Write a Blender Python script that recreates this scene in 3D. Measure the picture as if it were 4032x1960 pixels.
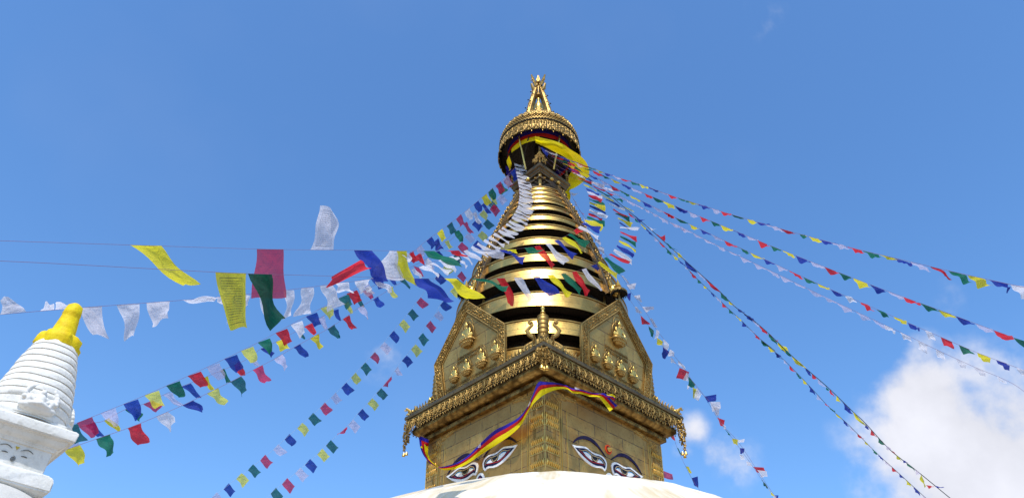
import bpy, bmesh, math, random
from mathutils import Vector, Matrix, noise
R=math.radians; PI=math.pi
for o in list(bpy.data.objects): bpy.data.objects.remove(o)
sc=bpy.context.scene; col=sc.collection
# ---------------------------------------------------------------- camera
EYE=1.6; PITCH=R(39.5876); ROLL=R(0.9128); FPX=3029.; CX,CY=2016.,980.
cam=bpy.data.objects.new('camera',bpy.data.cameras.new('camera')); col.objects.link(cam); sc.camera=cam
cam.data.sensor_width=36; cam.data.lens=36*FPX/4032; cam.data.clip_end=20000; cam.data.clip_start=.1
cam.location=(0,0,EYE)
cam.rotation_euler=(Matrix.Rotation(PI/2+PITCH,3,'X')@Matrix.Rotation(ROLL,3,'Z')).to_euler()
sc.render.resolution_x=1024; sc.render.resolution_y=497
def ray(u,v):
    x=u-CX; y=v-CY; c,s=math.cos(-ROLL),math.sin(-ROLL); x,y=c*x-s*y,s*x+c*y
    d=(x/FPX,1,-y/FPX); cp,sp=math.cos(PITCH),math.sin(PITCH)
    return Vector((d[0],d[1]*cp-d[2]*sp,d[1]*sp+d[2]*cp)).normalized()
def at(u,v,dist): return Vector((0,0,EYE))+ray(u,v)*dist
# ---------------------------------------------------------------- light
SUN_EL=56.; SUN_AZ=-5.                    # azimuth measured from behind the camera, towards its left
sd=Vector((math.sin(R(SUN_AZ))*math.cos(R(SUN_EL)),-math.cos(R(SUN_AZ))*math.cos(R(SUN_EL)),math.sin(R(SUN_EL))))
sun=bpy.data.objects.new('sun',bpy.data.lights.new('sun','SUN')); col.objects.link(sun)
sun.data.energy=2.5; sun.data.angle=R(.53); sun.data.color=(1,.955,.88)
sun.rotation_euler=sd.to_track_quat('Z','Y').to_euler(); sun.location=(0,-20,40)
sc.view_settings.view_transform='Standard'; sc.view_settings.look='None'; sc.view_settings.exposure=0.62; sc.view_settings.gamma=1
sc.view_settings.use_curve_mapping=False
def nd(nt,t,**k):
    n=nt.nodes.new('ShaderNode'+t)
    for a,b in k.items():
        if a.startswith('i_'):
            key=a[2:]; key=int(key) if key.isdigit() else key.replace('_',' ')
            if isinstance(b,bpy.types.NodeSocket): nt.links.new(b,n.inputs[key])
            else: n.inputs[key].default_value=b
        else: setattr(n,a,b)
    return n
def ma(nt,op,a,b=None,c=None,clamp=False):
    n=nt.nodes.new('ShaderNodeMath'); n.operation=op; n.use_clamp=clamp
    for i,x in enumerate((a,b,c)):
        if x is None: continue
        if isinstance(x,bpy.types.NodeSocket): nt.links.new(x,n.inputs[i])
        else: n.inputs[i].default_value=x
    return n.outputs[0]
def mix(nt,f,a,b):
    n=nt.nodes.new('ShaderNodeMix'); n.data_type='RGBA'
    for i,x in ((0,f),(6,a),(7,b)):
        if isinstance(x,bpy.types.NodeSocket): nt.links.new(x,n.inputs[i])
        else: n.inputs[i].default_value=x if i==0 else (*x[:3],1)
    return n.outputs[2]
def mapr(nt,v,a,b,c=0.,d=1.,smooth=False):
    n=nt.nodes.new('ShaderNodeMapRange'); n.interpolation_type='SMOOTHSTEP' if smooth else 'LINEAR'
    nt.links.new(v,n.inputs[0])
    for i,x in enumerate((a,b,c,d)): n.inputs[i+1].default_value=x
    return n.outputs[0]
world=bpy.data.worlds.new('World'); sc.world=world; world.use_nodes=True
wt=world.node_tree; wt.nodes.clear()
sky=nd(wt,'TexSky'); sky.sky_type='NISHITA'; sky.sun_disc=False; sky.sun_elevation=R(SUN_EL); sky.sun_rotation=R(180+SUN_AZ)*-1
sky.air_density=1.0; sky.dust_density=.8; sky.ozone_density=1.0; sky.altitude=0
SKYS=.15
# clouds: in the world, at infinity, each at its own direction
tc=nd(wt,'TexCoord'); gen=tc.outputs['Generated']
nz=nd(wt,'TexNoise',i_Vector=gen,i_Scale=9.,i_Detail=7.,i_Roughness=.55); nz2=nd(wt,'TexNoise',i_Vector=gen,i_Scale=3.2,i_Detail=4.)
CL=[(3850,1840,.195,1.0),(3990,1660,.11,.8),(3660,1580,.095,.95),(3900,1930,.2,1.),(3470,1930,.07,.5),(2730,1700,.045,.52),(2700,1790,.038,.4),(3700,1180,.06,.26),(1500,1400,.07,.3),(2990,80,.07,.26),(3640,1430,.07,.5),(2850,1820,.08,.4)]
acc=None
for u,v,rad,w in CL:
    d=ray(u,v)
    dn=nd(wt,'VectorMath',operation='DISTANCE',i_0=gen); dn.inputs[1].default_value=d
    m=mapr(wt,dn.outputs['Value'],rad,0.,0.,w,True)
    acc=m if acc is None else ma(wt,'MAXIMUM',acc,m)
n1=ma(wt,'MULTIPLY',ma(wt,'SUBTRACT',nz.outputs['Fac'],.5),2.0)
dens=ma(wt,'ADD',acc,ma(wt,'MULTIPLY',n1,mapr(wt,acc,0.,.3)))
dens=mapr(wt,dens,.16,.72,0.,1.,True)
thin=ma(wt,'MULTIPLY',mapr(wt,nz2.outputs['Fac'],.55,.85),.04)
dens=ma(wt,'MAXIMUM',ma(wt,'MULTIPLY',dens,.93),thin)
hs=nd(wt,'HueSaturation',i_Color=sky.outputs[0]); hs.inputs['Saturation'].default_value=1.2; hs.inputs['Value'].default_value=1.0
shade=mapr(wt,nz.outputs['Fac'],.3,.7,3.3,4.3)
cc=nd(wt,'CombineColor',i_0=shade,i_1=ma(wt,'MULTIPLY',shade,.995),i_2=ma(wt,'MULTIPLY',shade,1.06))
tint=nd(wt,'VectorMath',operation='MULTIPLY',i_0=hs.outputs[0]); tint.inputs[1].default_value=(.89,1.02,1.13)
skc=mix(wt,dens,tint.outputs[0],cc.outputs[0])
bg=nd(wt,'Background',i_Color=skc,i_Strength=SKYS)
wo=nd(wt,'OutputWorld',i_Surface=bg.outputs[0])
# ---------------------------------------------------------------- materials
MATS={}
def newmat(name):
    m=bpy.data.materials.new(name); m.use_nodes=True; nt=m.node_tree; nt.nodes.clear(); MATS[name]=m
    return m,nt
def out(nt,s,disp=None): nd(nt,'OutputMaterial',i_Surface=s)
def bumpn(nt,h,strength=.4,dist=.02,prev=None):
    b=nd(nt,'Bump',i_Height=h,i_Strength=strength,i_Distance=dist)
    if prev is not None: nt.links.new(prev,b.inputs['Normal'])
    return b.outputs[0]
def gold(name,c1,c2,rough,row=.0,width=1.,relief=0.,dirt=.35,metal=1.,shift=0.):
    m,nt=newmat(name); t=nd(nt,'TexCoord'); ob=t.outputs['Object']; uv=t.outputs['UV']
    n=nd(nt,'TexNoise',i_Vector=ob,i_Scale=1.7,i_Detail=6.,i_Roughness=.6)
    nf=nd(nt,'TexNoise',i_Vector=ob,i_Scale=14.,i_Detail=5.)
    c=mix(nt,mapr(nt,n.outputs['Fac'],.35,.68),c1,c2)
    dk=mapr(nt,nf.outputs['Fac'],.56,.75,0.,dirt)
    c=mix(nt,dk,c,(c1[0]*.38,c1[1]*.34,c1[2]*.4))
    nrm=None; rg=mapr(nt,nf.outputs['Fac'],.3,.75,rough-.04,rough+.10)
    if row:
        br=nd(nt,'TexBrick',i_Vector=uv,i_Scale=1.,offset=.43)
        br.inputs['Color1'].default_value=(0,0,0,1); br.inputs['Color2'].default_value=(1,1,1,1); br.inputs['Mortar'].default_value=(.5,.5,.5,1)
        br.inputs['Mortar Size'].default_value=.013 if row>.3 else .004; br.inputs['Mortar Smooth'].default_value=.35
        br.inputs['Brick Width'].default_value=width; br.inputs['Row Height'].default_value=row; br.inputs['Bias'].default_value=0.
        tone=nd(nt,'SeparateColor',i_0=br.outputs['Color']).outputs[0]
        c=mix(nt,ma(nt,'MULTIPLY',tone,.55 if row>.3 else .35),c,(c2[0]*.55,c2[1]*.5,c2[2]*.5))
        # nail heads and corroded spots along the seams
        vo=nd(nt,'TexVoronoi',i_Vector=uv,i_Scale=9.); spots=mapr(nt,vo.outputs['Distance'],.10,.03)
        n3=nd(nt,'TexNoise',i_Vector=uv,i_Scale=2.1,i_Detail=2.); spots=ma(nt,'MULTIPLY',spots,mapr(nt,n3.outputs['Fac'],.52,.6))
        wob=nd(nt,'TexNoise',i_Vector=uv,i_Scale=11.); seam=ma(nt,'MULTIPLY',br.outputs['Fac'],mapr(nt,wob.outputs['Fac'],.38,.55,.35,.95))
        dkn=ma(nt,'MAXIMUM',seam,ma(nt,'MULTIPLY',spots,.75 if row>.3 else .0))
        c=mix(nt,dkn,c,(.035,.025,.012))
        nrm=bumpn(nt,ma(nt,'ADD',ma(nt,'MULTIPLY',br.outputs['Fac'],-1.),ma(nt,'MULTIPLY',tone,.6)),.5,.012)
        metalv=mapr(nt,dkn,.2,.8,metal,.2)
    wv=nd(nt,'TexNoise',i_Vector=ob,i_Scale=3.1 if row else 6.,i_Detail=3.)
    nrm=bumpn(nt,wv.outputs['Fac'],.25 if not row else .18,.02,nrm)
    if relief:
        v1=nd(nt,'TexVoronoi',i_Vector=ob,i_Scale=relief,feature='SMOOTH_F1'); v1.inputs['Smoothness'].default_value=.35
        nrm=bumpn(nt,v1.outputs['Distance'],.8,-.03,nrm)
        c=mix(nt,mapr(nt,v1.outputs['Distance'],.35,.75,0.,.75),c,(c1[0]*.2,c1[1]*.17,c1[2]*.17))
    p=nd(nt,'BsdfPrincipled',i_Base_Color=c,i_Roughness=rg,i_Normal=nrm); p.inputs['Metallic'].default_value=metal
    if row: nt.links.new(metalv,p.inputs['Metallic'])
    out(nt,p.outputs[0]); return m
G_WALL=gold('gold_wall',(.36,.19,.042),(.56,.34,.09),.42,row=.40,width=1.2,dirt=.6,metal=.62)
G_RING=gold('gold_ring',(.54,.35,.095),(.70,.47,.135),.33,row=.25,width=.8,dirt=.45)
G_ORN=gold('gold_ornament',(.28,.175,.055),(.48,.31,.10),.50,dirt=.6)
G_BRIGHT=gold('gold_bright',(.62,.41,.10),(.78,.53,.15),.32,dirt=.3,metal=.85)
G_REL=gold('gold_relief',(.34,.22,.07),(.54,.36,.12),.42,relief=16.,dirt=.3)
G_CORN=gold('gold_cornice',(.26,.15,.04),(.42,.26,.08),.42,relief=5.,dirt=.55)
G_PANEL=gold('gold_panel',(.38,.235,.06),(.56,.36,.105),.40,row=.44,width=1.3,dirt=.45,metal=.7)
G_ORN2=gold('gold_roundel',(.44,.29,.09),(.62,.42,.14),.38,dirt=.4)
BRONZE=gold('dark_bronze',(.16,.11,.06),(.26,.19,.10),.5,relief=0.,dirt=.6)
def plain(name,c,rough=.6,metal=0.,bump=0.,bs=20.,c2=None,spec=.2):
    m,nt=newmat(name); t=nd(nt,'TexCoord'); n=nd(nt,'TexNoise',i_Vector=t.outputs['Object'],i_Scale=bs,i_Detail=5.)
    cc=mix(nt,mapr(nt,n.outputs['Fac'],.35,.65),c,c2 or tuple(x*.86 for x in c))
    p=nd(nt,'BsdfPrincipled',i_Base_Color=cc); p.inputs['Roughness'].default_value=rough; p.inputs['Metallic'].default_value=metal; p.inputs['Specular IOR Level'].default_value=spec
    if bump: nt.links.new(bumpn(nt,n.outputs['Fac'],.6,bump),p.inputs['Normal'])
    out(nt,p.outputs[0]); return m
SHADE_DARK=plain('shade_dark_metal',(.018,.014,.011),.75,c2=(.05,.04,.03))  # near-black: shade between the spire rings put into the colour; also other dark metal
BLACKM=plain('black_metal',(.02,.018,.016),.5,.6)
EW=plain('eye_white',(.80,.80,.80),.45); EB=plain('eye_blue',(.009,.008,.045),.6); EBR=plain('brow_blue',(.014,.006,.05),.6,c2=(.010,.008,.022))
EK=plain('eye_black',(.008,.008,.008),.4); ER=plain('eye_red',(.42,.03,.03),.5); EG=plain('eye_gold_line',(.48,.36,.20),.5)
ELB=plain('eye_light_blue',(.10,.36,.62),.5); EOR=plain('urna_orange',(.72,.09,.015),.7,c2=(.6,.05,.01)); EDR=plain('urna_dark_red',(.25,.012,.01),.5)
YP=plain('yellow_paint',(.80,.62,.008),.62,bump=.02,bs=14.,c2=(.68,.47,.005))
GREYP=plain('grey_paint',(.12,.12,.12),.6); GROUND=plain('stone_paving',(.36,.26,.17),.9,bump=.02,bs=.6,c2=(.28,.2,.13)); MUST=plain('mustard_paint',(.55,.4,.05),.6)
def whitewash(name,stain,base=(.80,.79,.77)):
    m,nt=newmat(name); t=nd(nt,'TexCoord'); ob=t.outputs['Object']
    n=nd(nt,'TexNoise',i_Vector=ob,i_Scale=2.6,i_Detail=7.,i_Roughness=.62); n2=nd(nt,'TexNoise',i_Vector=ob,i_Scale=22.,i_Detail=6.)
    c=mix(nt,mapr(nt,n.outputs['Fac'],.4,.72),base,(base[0]*.86,base[1]*.86,base[2]*.84))
    if stain:      # saffron wash poured down from the top: streaks that follow the meridians
        sp=nd(nt,'SeparateXYZ',i_0=ob); ang=ma(nt,'ARCTAN2',sp.outputs[0],sp.outputs[1])
        rr=ma(nt,'SQRT',ma(nt,'ADD',ma(nt,'MULTIPLY',sp.outputs[0],sp.outputs[0]),ma(nt,'MULTIPLY',sp.outputs[1],sp.outputs[1])))
        cv=nd(nt,'CombineXYZ',i_0=ma(nt,'MULTIPLY',ang,5.5),i_1=ma(nt,'MULTIPLY',rr,.22),i_2=0.)
        st=nd(nt,'TexNoise',i_Vector=cv.outputs[0],i_Scale=1.6,i_Detail=3.,i_Roughness=.5,i_Distortion=.25)
        cv2=nd(nt,'CombineXYZ',i_0=ma(nt,'MULTIPLY',ang,60.),i_1=ma(nt,'MULTIPLY',rr,.9),i_2=0.)
        s2=nd(nt,'TexNoise',i_Vector=cv2.outputs[0],i_Scale=1.,i_Detail=4.)
        f=ma(nt,'MULTIPLY',mapr(nt,st.outputs['Fac'],.40,.56,0.,1.,True),mapr(nt,s2.outputs['Fac'],.25,.7,.45,1.))
        c=mix(nt,ma(nt,'MULTIPLY',f,.95),c,(.54,.42,.22))
    else:
        f=mapr(nt,n2.outputs['Fac'],.55,.75,0.,.45); c=mix(nt,f,c,(.40,.38,.32)); f2=mapr(nt,n.outputs['Fac'],.56,.72,0.,.35); c=mix(nt,f2,c,(.46,.44,.40))
    p=nd(nt,'BsdfPrincipled',i_Base_Color=c,i_Roughness=.85,i_Normal=bumpn(nt,n2.outputs['Fac'],.5,.012,bumpn(nt,n.outputs['Fac'],.4,.05)))
    out(nt,p.outputs[0]); return m
WW_DOME=whitewash('whitewash_dome',True,(.78,.76,.71)); WW=whitewash('whitewash',False,(.74,.72,.67)); WW2=whitewash('whitewash_weathered',False,(.52,.50,.46))
def cloth(name,c,print_dark=0.,transp=.1,trans=.45):
    m,nt=newmat(name); t=nd(nt,'TexCoord'); uv=t.outputs['UV']; sp=nd(nt,'SeparateXYZ',i_0=uv)
    cc=mix(nt,0.,c,c)
    if print_dark:
        du=ma(nt,'ABSOLUTE',ma(nt,'SUBTRACT',sp.outputs[0],.5)); dv=ma(nt,'ABSOLUTE',ma(nt,'SUBTRACT',sp.outputs[1],.5))
        mx=ma(nt,'MAXIMUM',ma(nt,'MULTIPLY',du,1.1),dv)
        border=ma(nt,'MULTIPLY',ma(nt,'GREATER_THAN',mx,.395),ma(nt,'LESS_THAN',mx,.415))
        ins=ma(nt,'LESS_THAN',mx,.375); cen=ma(nt,'GREATER_THAN',ma(nt,'MAXIMUM',ma(nt,'MULTIPLY',du,1.3),dv),.10)
        ln=ma(nt,'GREATER_THAN',ma(nt,'FRACT',ma(nt,'MULTIPLY',sp.outputs[1],22.)),.45)
        cv=nd(nt,'CombineXYZ',i_0=ma(nt,'MULTIPLY',sp.outputs[0],60.),i_1=ma(nt,'FLOOR',ma(nt,'MULTIPLY',sp.outputs[1],22.)),i_2=0.)
        tx=nd(nt,'TexNoise',i_Vector=cv.outputs[0],i_Scale=1.,i_Detail=1.)
        tt=ma(nt,'MULTIPLY',ma(nt,'MULTIPLY',ln,ma(nt,'GREATER_THAN',tx.outputs['Fac'],.46)),ma(nt,'MULTIPLY',ins,cen))
        cb=nd(nt,'TexNoise',i_Vector=uv,i_Scale=34.,i_Detail=2.); ce=ma(nt,'MULTIPLY',ma(nt,'LESS_THAN',ma(nt,'MAXIMUM',ma(nt,'MULTIPLY',du,1.3),dv),.085),ma(nt,'GREATER_THAN',cb.outputs['Fac'],.5))
        pr=ma(nt,'MAXIMUM',ma(nt,'MAXIMUM',tt,border),ce); wear=nd(nt,'TexNoise',i_Vector=uv,i_Scale=3.)
        pr=ma(nt,'MULTIPLY',pr,mapr(nt,wear.outputs['Fac'],.3,.65,print_dark*.35,print_dark))
        cc=mix(nt,pr,cc,(c[0]*.12+.01,c[1]*.12+.01,c[2]*.12+.015))
    fd=nd(nt,'TexNoise',i_Vector=uv,i_Scale=1.7,i_Detail=2.); cc=mix(nt,mapr(nt,fd.outputs['Fac'],.35,.7,0.,.3),cc,tuple(min(1,x*.75+.12) for x in c))
    # weave and faint creases
    wv=nd(nt,'TexNoise',i_Vector=uv,i_Scale=4.,i_Detail=5.,i_Distortion=.8); nrm=bumpn(nt,wv.outputs['Fac'],.8,.05)
    d=nd(nt,'BsdfDiffuse',i_Color=cc,i_Normal=nrm); tr=nd(nt,'BsdfTranslucent',i_Color=cc,i_Normal=nrm)
    s=nd(nt,'MixShader',i_0=trans,i_1=d.outputs[0],i_2=tr.outputs[0])
    tp=nd(nt,'BsdfTransparent'); tp.inputs[0].default_value=(*[min(1,x*.6+.4) for x in c],1)
    s2=nd(nt,'MixShader',i_0=transp,i_1=s.outputs[0],i_2=tp.outputs[0]); out(nt,s2.outputs[0]); return m
CW=(.78,.77,.84);CRD=(.66,.02,.03);CGN=(.008,.15,.085);CYL=(.78,.68,.02);CBL=(.018,.04,.33)
CLOTH={'W':cloth('white_cloth',CW,.38,.20),'R':cloth('red_cloth',CRD,.2,.10),'G':cloth('green_cloth',CGN,.2,.10),'Y':cloth('yellow_cloth',CYL,.35,.10),'B':cloth('blue_cloth',CBL,.2,.08)}
THIN={'W':cloth('thin_white_cloth',(.74,.66,.80),.3,.50),'R':cloth('thin_red_cloth',(.55,.02,.09),.2,.26),'G':cloth('thin_green_cloth',(.004,.12,.11),.2,.24),'Y':cloth('thin_yellow_cloth',(.74,.70,.06),.25,.34),'B':cloth('thin_blue_cloth',(.012,.045,.36),.2,.16)}
CLOTHP={'Y':cloth('printed_yellow_cloth',(.74,.66,.03),.95,.10),'R':cloth('thin_pink_cloth',(.62,.035,.09),.3,.30),'G':cloth('dark_green_cloth',(.003,.075,.04),.3,.06),'W':cloth('printed_white_cloth',(.74,.74,.82),.85,.18)}
BAN={'blue':cloth('banner_blue',(.028,.018,.33),0,.0,.2),'red':cloth('banner_red',(.55,.012,.012),0,.0,.3),'yellow':cloth('banner_yellow',(.85,.68,.004),0,.0,.3)}
CORD=plain('cord',(.22,.12,.2),.8); PCORD=plain('pale_cord',(.35,.42,.55),.8); ROPE=plain('dark_rope',(.04,.045,.05),.8)
CNAME={'W':'white','R':'red','G':'green','Y':'yellow','B':'blue'}
# ---------------------------------------------------------------- mesh helpers
def ico(sub):
    b=bmesh.new(); bmesh.ops.create_icosphere(b,subdivisions=sub,radius=1); v=[x.co.copy() for x in b.verts]; f=[[q.index for q in p.verts] for p in b.faces]; b.free(); return v,f
ICO={s:ico(s) for s in (1,2,3)}
class MB:
    def __init__(s): s.v=[];s.f=[];s.uv=[];s.sm=[]
    def add(s,vs,fs,uvs=None,smooth=False,M=None):
        o=len(s.v)
        s.v+= [M@Vector(v) for v in vs] if M else [Vector(v) for v in vs]
        for i,f in enumerate(fs):
            s.f.append([o+k for k in f]); s.sm.append(smooth)
            s.uv.append(uvs[i] if uvs else None)
        return s
    def box(s,c,d,rz=0,M=None):
        x,y,z=(k/2 for k in d); vs=[(a*x,b*y,e*z) for a in(-1,1) for b in(-1,1) for e in(-1,1)]
        T=Matrix.Translation(c)@Matrix.Rotation(rz,4,'Z'); 
        if M: T=M@T
        return s.add(vs,[(0,1,3,2),(4,6,7,5),(0,4,5,1),(2,3,7,6),(0,2,6,4),(1,5,7,3)],M=T)
    def ball(s,c,r,sub=1,M=None):
        r=r if isinstance(r,(tuple,list)) else (r,r,r); v,f=ICO[sub]
        return s.add([(c[0]+p.x*r[0],c[1]+p.y*r[1],c[2]+p.z*r[2]) for p in v],f,smooth=True,M=M)
    def lathe(s,prof,c=(0,0,0),n=24,M=None,a0=0,a1=2*PI,smooth=True,close=False):
        full=abs(a1-a0-2*PI)<1e-6; k=n if full else n+1; m=len(prof); vs=[];fs=[];us=[]
        L=[0]
        for i in range(1,m): L.append(L[-1]+math.dist(prof[i],prof[i-1]))
        for i in range(k):
            a=a0+(a1-a0)*i/n
            for r,z in prof: vs.append((c[0]+r*math.cos(a),c[1]+r*math.sin(a),c[2]+z))
        for i in range(n):
            j=(i+1)%k
            for q in range(m-1):
                fs.append((i*m+q,j*m+q,j*m+q+1,i*m+q+1)); rr=max(prof[q][0],prof[q+1][0])
                u0=(a1-a0)*i/n*rr;u1=(a1-a0)*(i+1)/n*rr
                us.append([(u0,L[q]),(u1,L[q]),(u1,L[q+1]),(u0,L[q+1])])
        return s.add(vs,fs,us,smooth,M)
    def tube(s,pts,rad,n=6,M=None,caps=True):
        pts=[Vector(p) for p in pts]; m=len(pts); vs=[];fs=[]
        up=None
        for i,p in enumerate(pts):
            d=(pts[min(i+1,m-1)]-pts[max(i-1,0)]); d=d.normalized() if d.length>1e-9 else Vector((0,0,1))
            if up is None: up=Vector((0,0,1)) if abs(d.z)<.9 else Vector((1,0,0))
            x=d.cross(up); x=x.normalized() if x.length>1e-6 else Vector((1,0,0)); y=x.cross(d).normalized(); up=y
            r=rad[i] if isinstance(rad,(list,tuple)) else rad
            for k in range(n): a=2*PI*k/n; vs.append(p+x*r*math.cos(a)+y*r*math.sin(a))
        for i in range(m-1):
            for k in range(n): fs.append((i*n+k,i*n+(k+1)%n,(i+1)*n+(k+1)%n,(i+1)*n+k))
        if caps: fs.append(tuple(range(n))[::-1]); fs.append(tuple((m-1)*n+k for k in range(n)))
        return s.add(vs,fs,smooth=True,M=M)
    def sqlathe(s,prof,smooth=False,rot=0):   # square rings: prof = (half side, z); faces carry metre uvs
        for k in range(4):
            T=Matrix.Rotation(k*PI/2,4,'Z'); vs=[];fs=[];us=[];L=0
            for q in range(len(prof)-1):
                (a,za),(b,zb)=prof[q],prof[q+1]; o=len(vs); ln=math.hypot(a-b,za-zb)
                vs+=[(-a,-a,za),(a,-a,za),(b,-b,zb),(-b,-b,zb)]; fs.append((o,o+1,o+2,o+3))
                if abs(zb-za)>abs(a-b): us.append([(-a,za),(a,za),(b,zb),(-b,zb)])
                else: us.append([(-a,L),(a,L),(b,L+ln),(-b,L+ln)])
                L+=ln
            s.add(vs,fs,us,smooth,T)
        return s
    def prism(s,poly,y0,y1,M=None):   # polygon in (x,z), extruded from y0 (front) to y1
        n=len(poly); vs=[(x,y0,z) for x,z in poly]+[(x,y1,z) for x,z in poly]
        fs=[tuple(range(n)),tuple(range(2*n-1,n-1,-1))]+[(i,(i+1)%n,n+(i+1)%n,n+i)[::-1] for i in range(n)]
        uv=[[poly[k%n] for k in f] for f in fs]
        return s.add(vs,fs,uv,False,M)
    def grid(s,P,uvs=True,smooth=True):   # P[i][j]
        m=len(P);n=len(P[0]); vs=[p for r in P for p in r];fs=[];us=[]
        for i in range(m-1):
            for j in range(n-1):
                fs.append((i*n+j,i*n+j+1,(i+1)*n+j+1,(i+1)*n+j))
                us.append([(j/(n-1),1-i/(m-1)),((j+1)/(n-1),1-i/(m-1)),((j+1)/(n-1),1-(i+1)/(m-1)),(j/(n-1),1-(i+1)/(m-1))])
        return s.add(vs,fs,us,smooth)
    def mesh(s,name,angle=40):
        me=bpy.data.meshes.new(name); me.from_pydata(s.v,[],s.f); me.update()
        ul=me.uv_layers.new(name='UVMap'); k=0
        for i,f in enumerate(s.f):
            u=s.uv[i]
            for j in range(len(f)):
                if u: ul.data[k].uv=u[j]
                k+=1
        me.polygons.foreach_set('use_smooth',s.sm); 
        if any(s.sm): me.set_sharp_from_angle(angle=R(angle))
        return me
    def build(s,name,mat,parent=None,loc=(0,0,0),rz=0,angle=40,local=True):
        o=bpy.data.objects.new(name,s.mesh(name,angle)); o.data.materials.append(mat); col.objects.link(o)
        if parent: 
            o.parent=parent
            if not local: o.matrix_parent_inverse=parent.matrix_basis.inverted()
        o.location=loc; o.rotation_euler=(0,0,rz); return o
def tag(o,label=None,cat=None,group=None,kind=None):
    for k,v in (('label',label),('category',cat),('group',group),('kind',kind)):
        if v: o[k]=v
    return o
def empty(name,loc,rz=0):
    o=bpy.data.objects.new(name,None); col.objects.link(o); o.location=loc; o.rotation_euler=(0,0,rz); o.empty_display_size=.2; return o
def copyto(o,parent,loc=None,rot=None,scale=None):
    c=o.copy(); col.objects.link(c); c.parent=parent
    if loc is not None: c.location=loc
    if rot is not None: c.rotation_euler=rot
    if scale is not None: c.scale=scale
    for ch in list(o.children):
        d=ch.copy(); col.objects.link(d); d.parent=c
    return c
def H(h): return h+EYE
rnd=random.Random(7)
# ---------------------------------------------------------------- ground
g=MB(); g.add([(-4000,-4000,0),(4000,-4000,0),(4000,4000,0),(-4000,4000,0)],[(0,1,2,3)])
tag(g.build('ground',GROUND),kind='structure')
# ================================================================ the great stupa
TX,TY,TROT=1.0663,22.,R(-2.2059)
S=empty('great_stupa',(TX,TY,0),TROT)
tag(S,'huge white domed stupa with gilded square tower, painted eyes and ringed gold spire','stupa')
# dome
prof=[(11.97,0)]
for i in range(4,61):
    a=PI/2*i/60; z=EYE-2.45+10.8*math.sin(a)
    if z>.05: prof.append((max(12*math.cos(a),.001),z))
d=MB(); d.lathe(prof,n=128); 
for v in d.v:
    k=noise.noise(v*.7)*.06+noise.noise(v*2.3)*.03; n_=Vector((v.x,v.y,v.z-EYE)); 
    if v.z>EYE+.1: v+=n_.normalized()*k
d.build('dome',WW_DOME,S,loc=(.25,0,0),angle=80)
# wall (slightly flared upward), cornice, rail, roof
WD=lambda h:(3.53+.035*(h-9)*.77)/math.sqrt(2)   # half side at height h
mb=MB(); mb.sqlathe([(WD(7.4),H(7.4)),(WD(9),H(9)),(WD(10.6),H(10.6))]); mb.build('tower_wall',G_WALL,S,rz=PI/4)
mb=MB(); P=[(WD(10.56)+.004,H(10.50)),(2.66,H(10.52)),(2.66,H(10.62)),(2.61,H(10.66)),(2.61,H(10.70))]; mb.sqlathe(P)
P=[]
for i in range(11):
    a=-PI*.5+PI*i/10*.95; P.append((2.70+.2*math.cos(a)*1.0,H(10.86)+.17*math.sin(a)))
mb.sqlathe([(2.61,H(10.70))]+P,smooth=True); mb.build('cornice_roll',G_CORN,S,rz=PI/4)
mb=MB(); mb.sqlathe([(2.62,H(11.02)),(2.80,H(11.04)),(2.80,H(11.12)),(2.99,H(11.18)),(2.99,H(11.30)),(0.01,H(11.38))]); mb.build('cornice_slab',BRONZE,S,rz=PI/4)
mb=MB(); mb.sqlathe([(3.03,H(11.25)),(3.085,H(11.255)),(3.10,H(11.31)),(3.085,H(11.37)),(2.98,H(11.385)),(2.96,H(11.25)),(3.03,H(11.25))]); mb.build('eave_rail',BRONZE,S,rz=PI/4)
# rows of little leaves under the cornice
mb=MB()
mb.box((0,-2.66,H(10.57)),(5.3,.012,.12))
for i in range(58):
    u=-2.58+5.16*i/57; mb.ball((u,-2.665,H(10.57)),(.03,.02,.055),1)
lm=mb.build('leaf_moulding',G_CORN,S,rz=PI/4)
for k in range(1,4): copyto(lm,S,rot=(0,0,PI/4+k*PI/2))
# eave cresting: a band of leaves on the rail, one strip per side
mb=MB()
for i in range(44):
    u=-3.0+6.0*i/43; h=.10+.05*rnd.random()
    mb.ball((u,-3.0,H(11.45)),(.055,.03,.07),1); mb.tube([(u,-3.0,H(11.42)),(u+.01,-3.02,H(11.42)+h),(u+.03,-3.05,H(11.42)+h+.05)],[.035,.022,.006],5)
    for s in(-1,1): mb.ball((u+s*.045,-3.02,H(11.46)+.03*rnd.random()),(.025,.02,.028),1)
c0=mb.build('eave_cresting',G_ORN,S,rz=PI/4)
for k in range(1,4): copyto(c0,S,rot=(0,0,k*PI/2+PI/4))
# perforated bead curtain under the rail
def fringe_mesh(v):
    r=random.Random(v); mb=MB(); w=.243
    mb.box((0,0,-.02),(w,.03,.035)); mb.box((-w/2+.010,0,-.19),(.016,.014,.36)); mb.box((.01,0,-.17),(.014,.012,.32)); mb.box((0,0,-.30),(w,.010,.012)); mb.box((0,0,-.16),(w,.010,.012))
    for i in range(9):
        for k in range(5):
            if r.random()<.16 or (i>6 and (k+i)%2): continue
            x=-.092+k*.046+(.023 if i%2 else 0)+r.uniform(-.005,.005); z=-.055-.040*i+r.uniform(-.005,.005)
            mb.ball((x,-.008+r.uniform(-.008,.008),z),.0175*r.uniform(.8,1.2),1)
    for sx in (-.06,.055): mb.ball((sx,0,-.415),(.022,.02,.026),1); mb.tube([(sx,0,-.36),(sx,0,-.42)],[.008,.006],4)
    mb.tube([(-.02,-.01,-.05),(.02,-.02,-.2),(-.02,-.015,-.30)],[.014,.024,.012],5)
    return mb.mesh('fringe_panel')
FM=[fringe_mesh(i) for i in range(3)]
for m in FM: m.materials.append(G_ORN)
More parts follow.
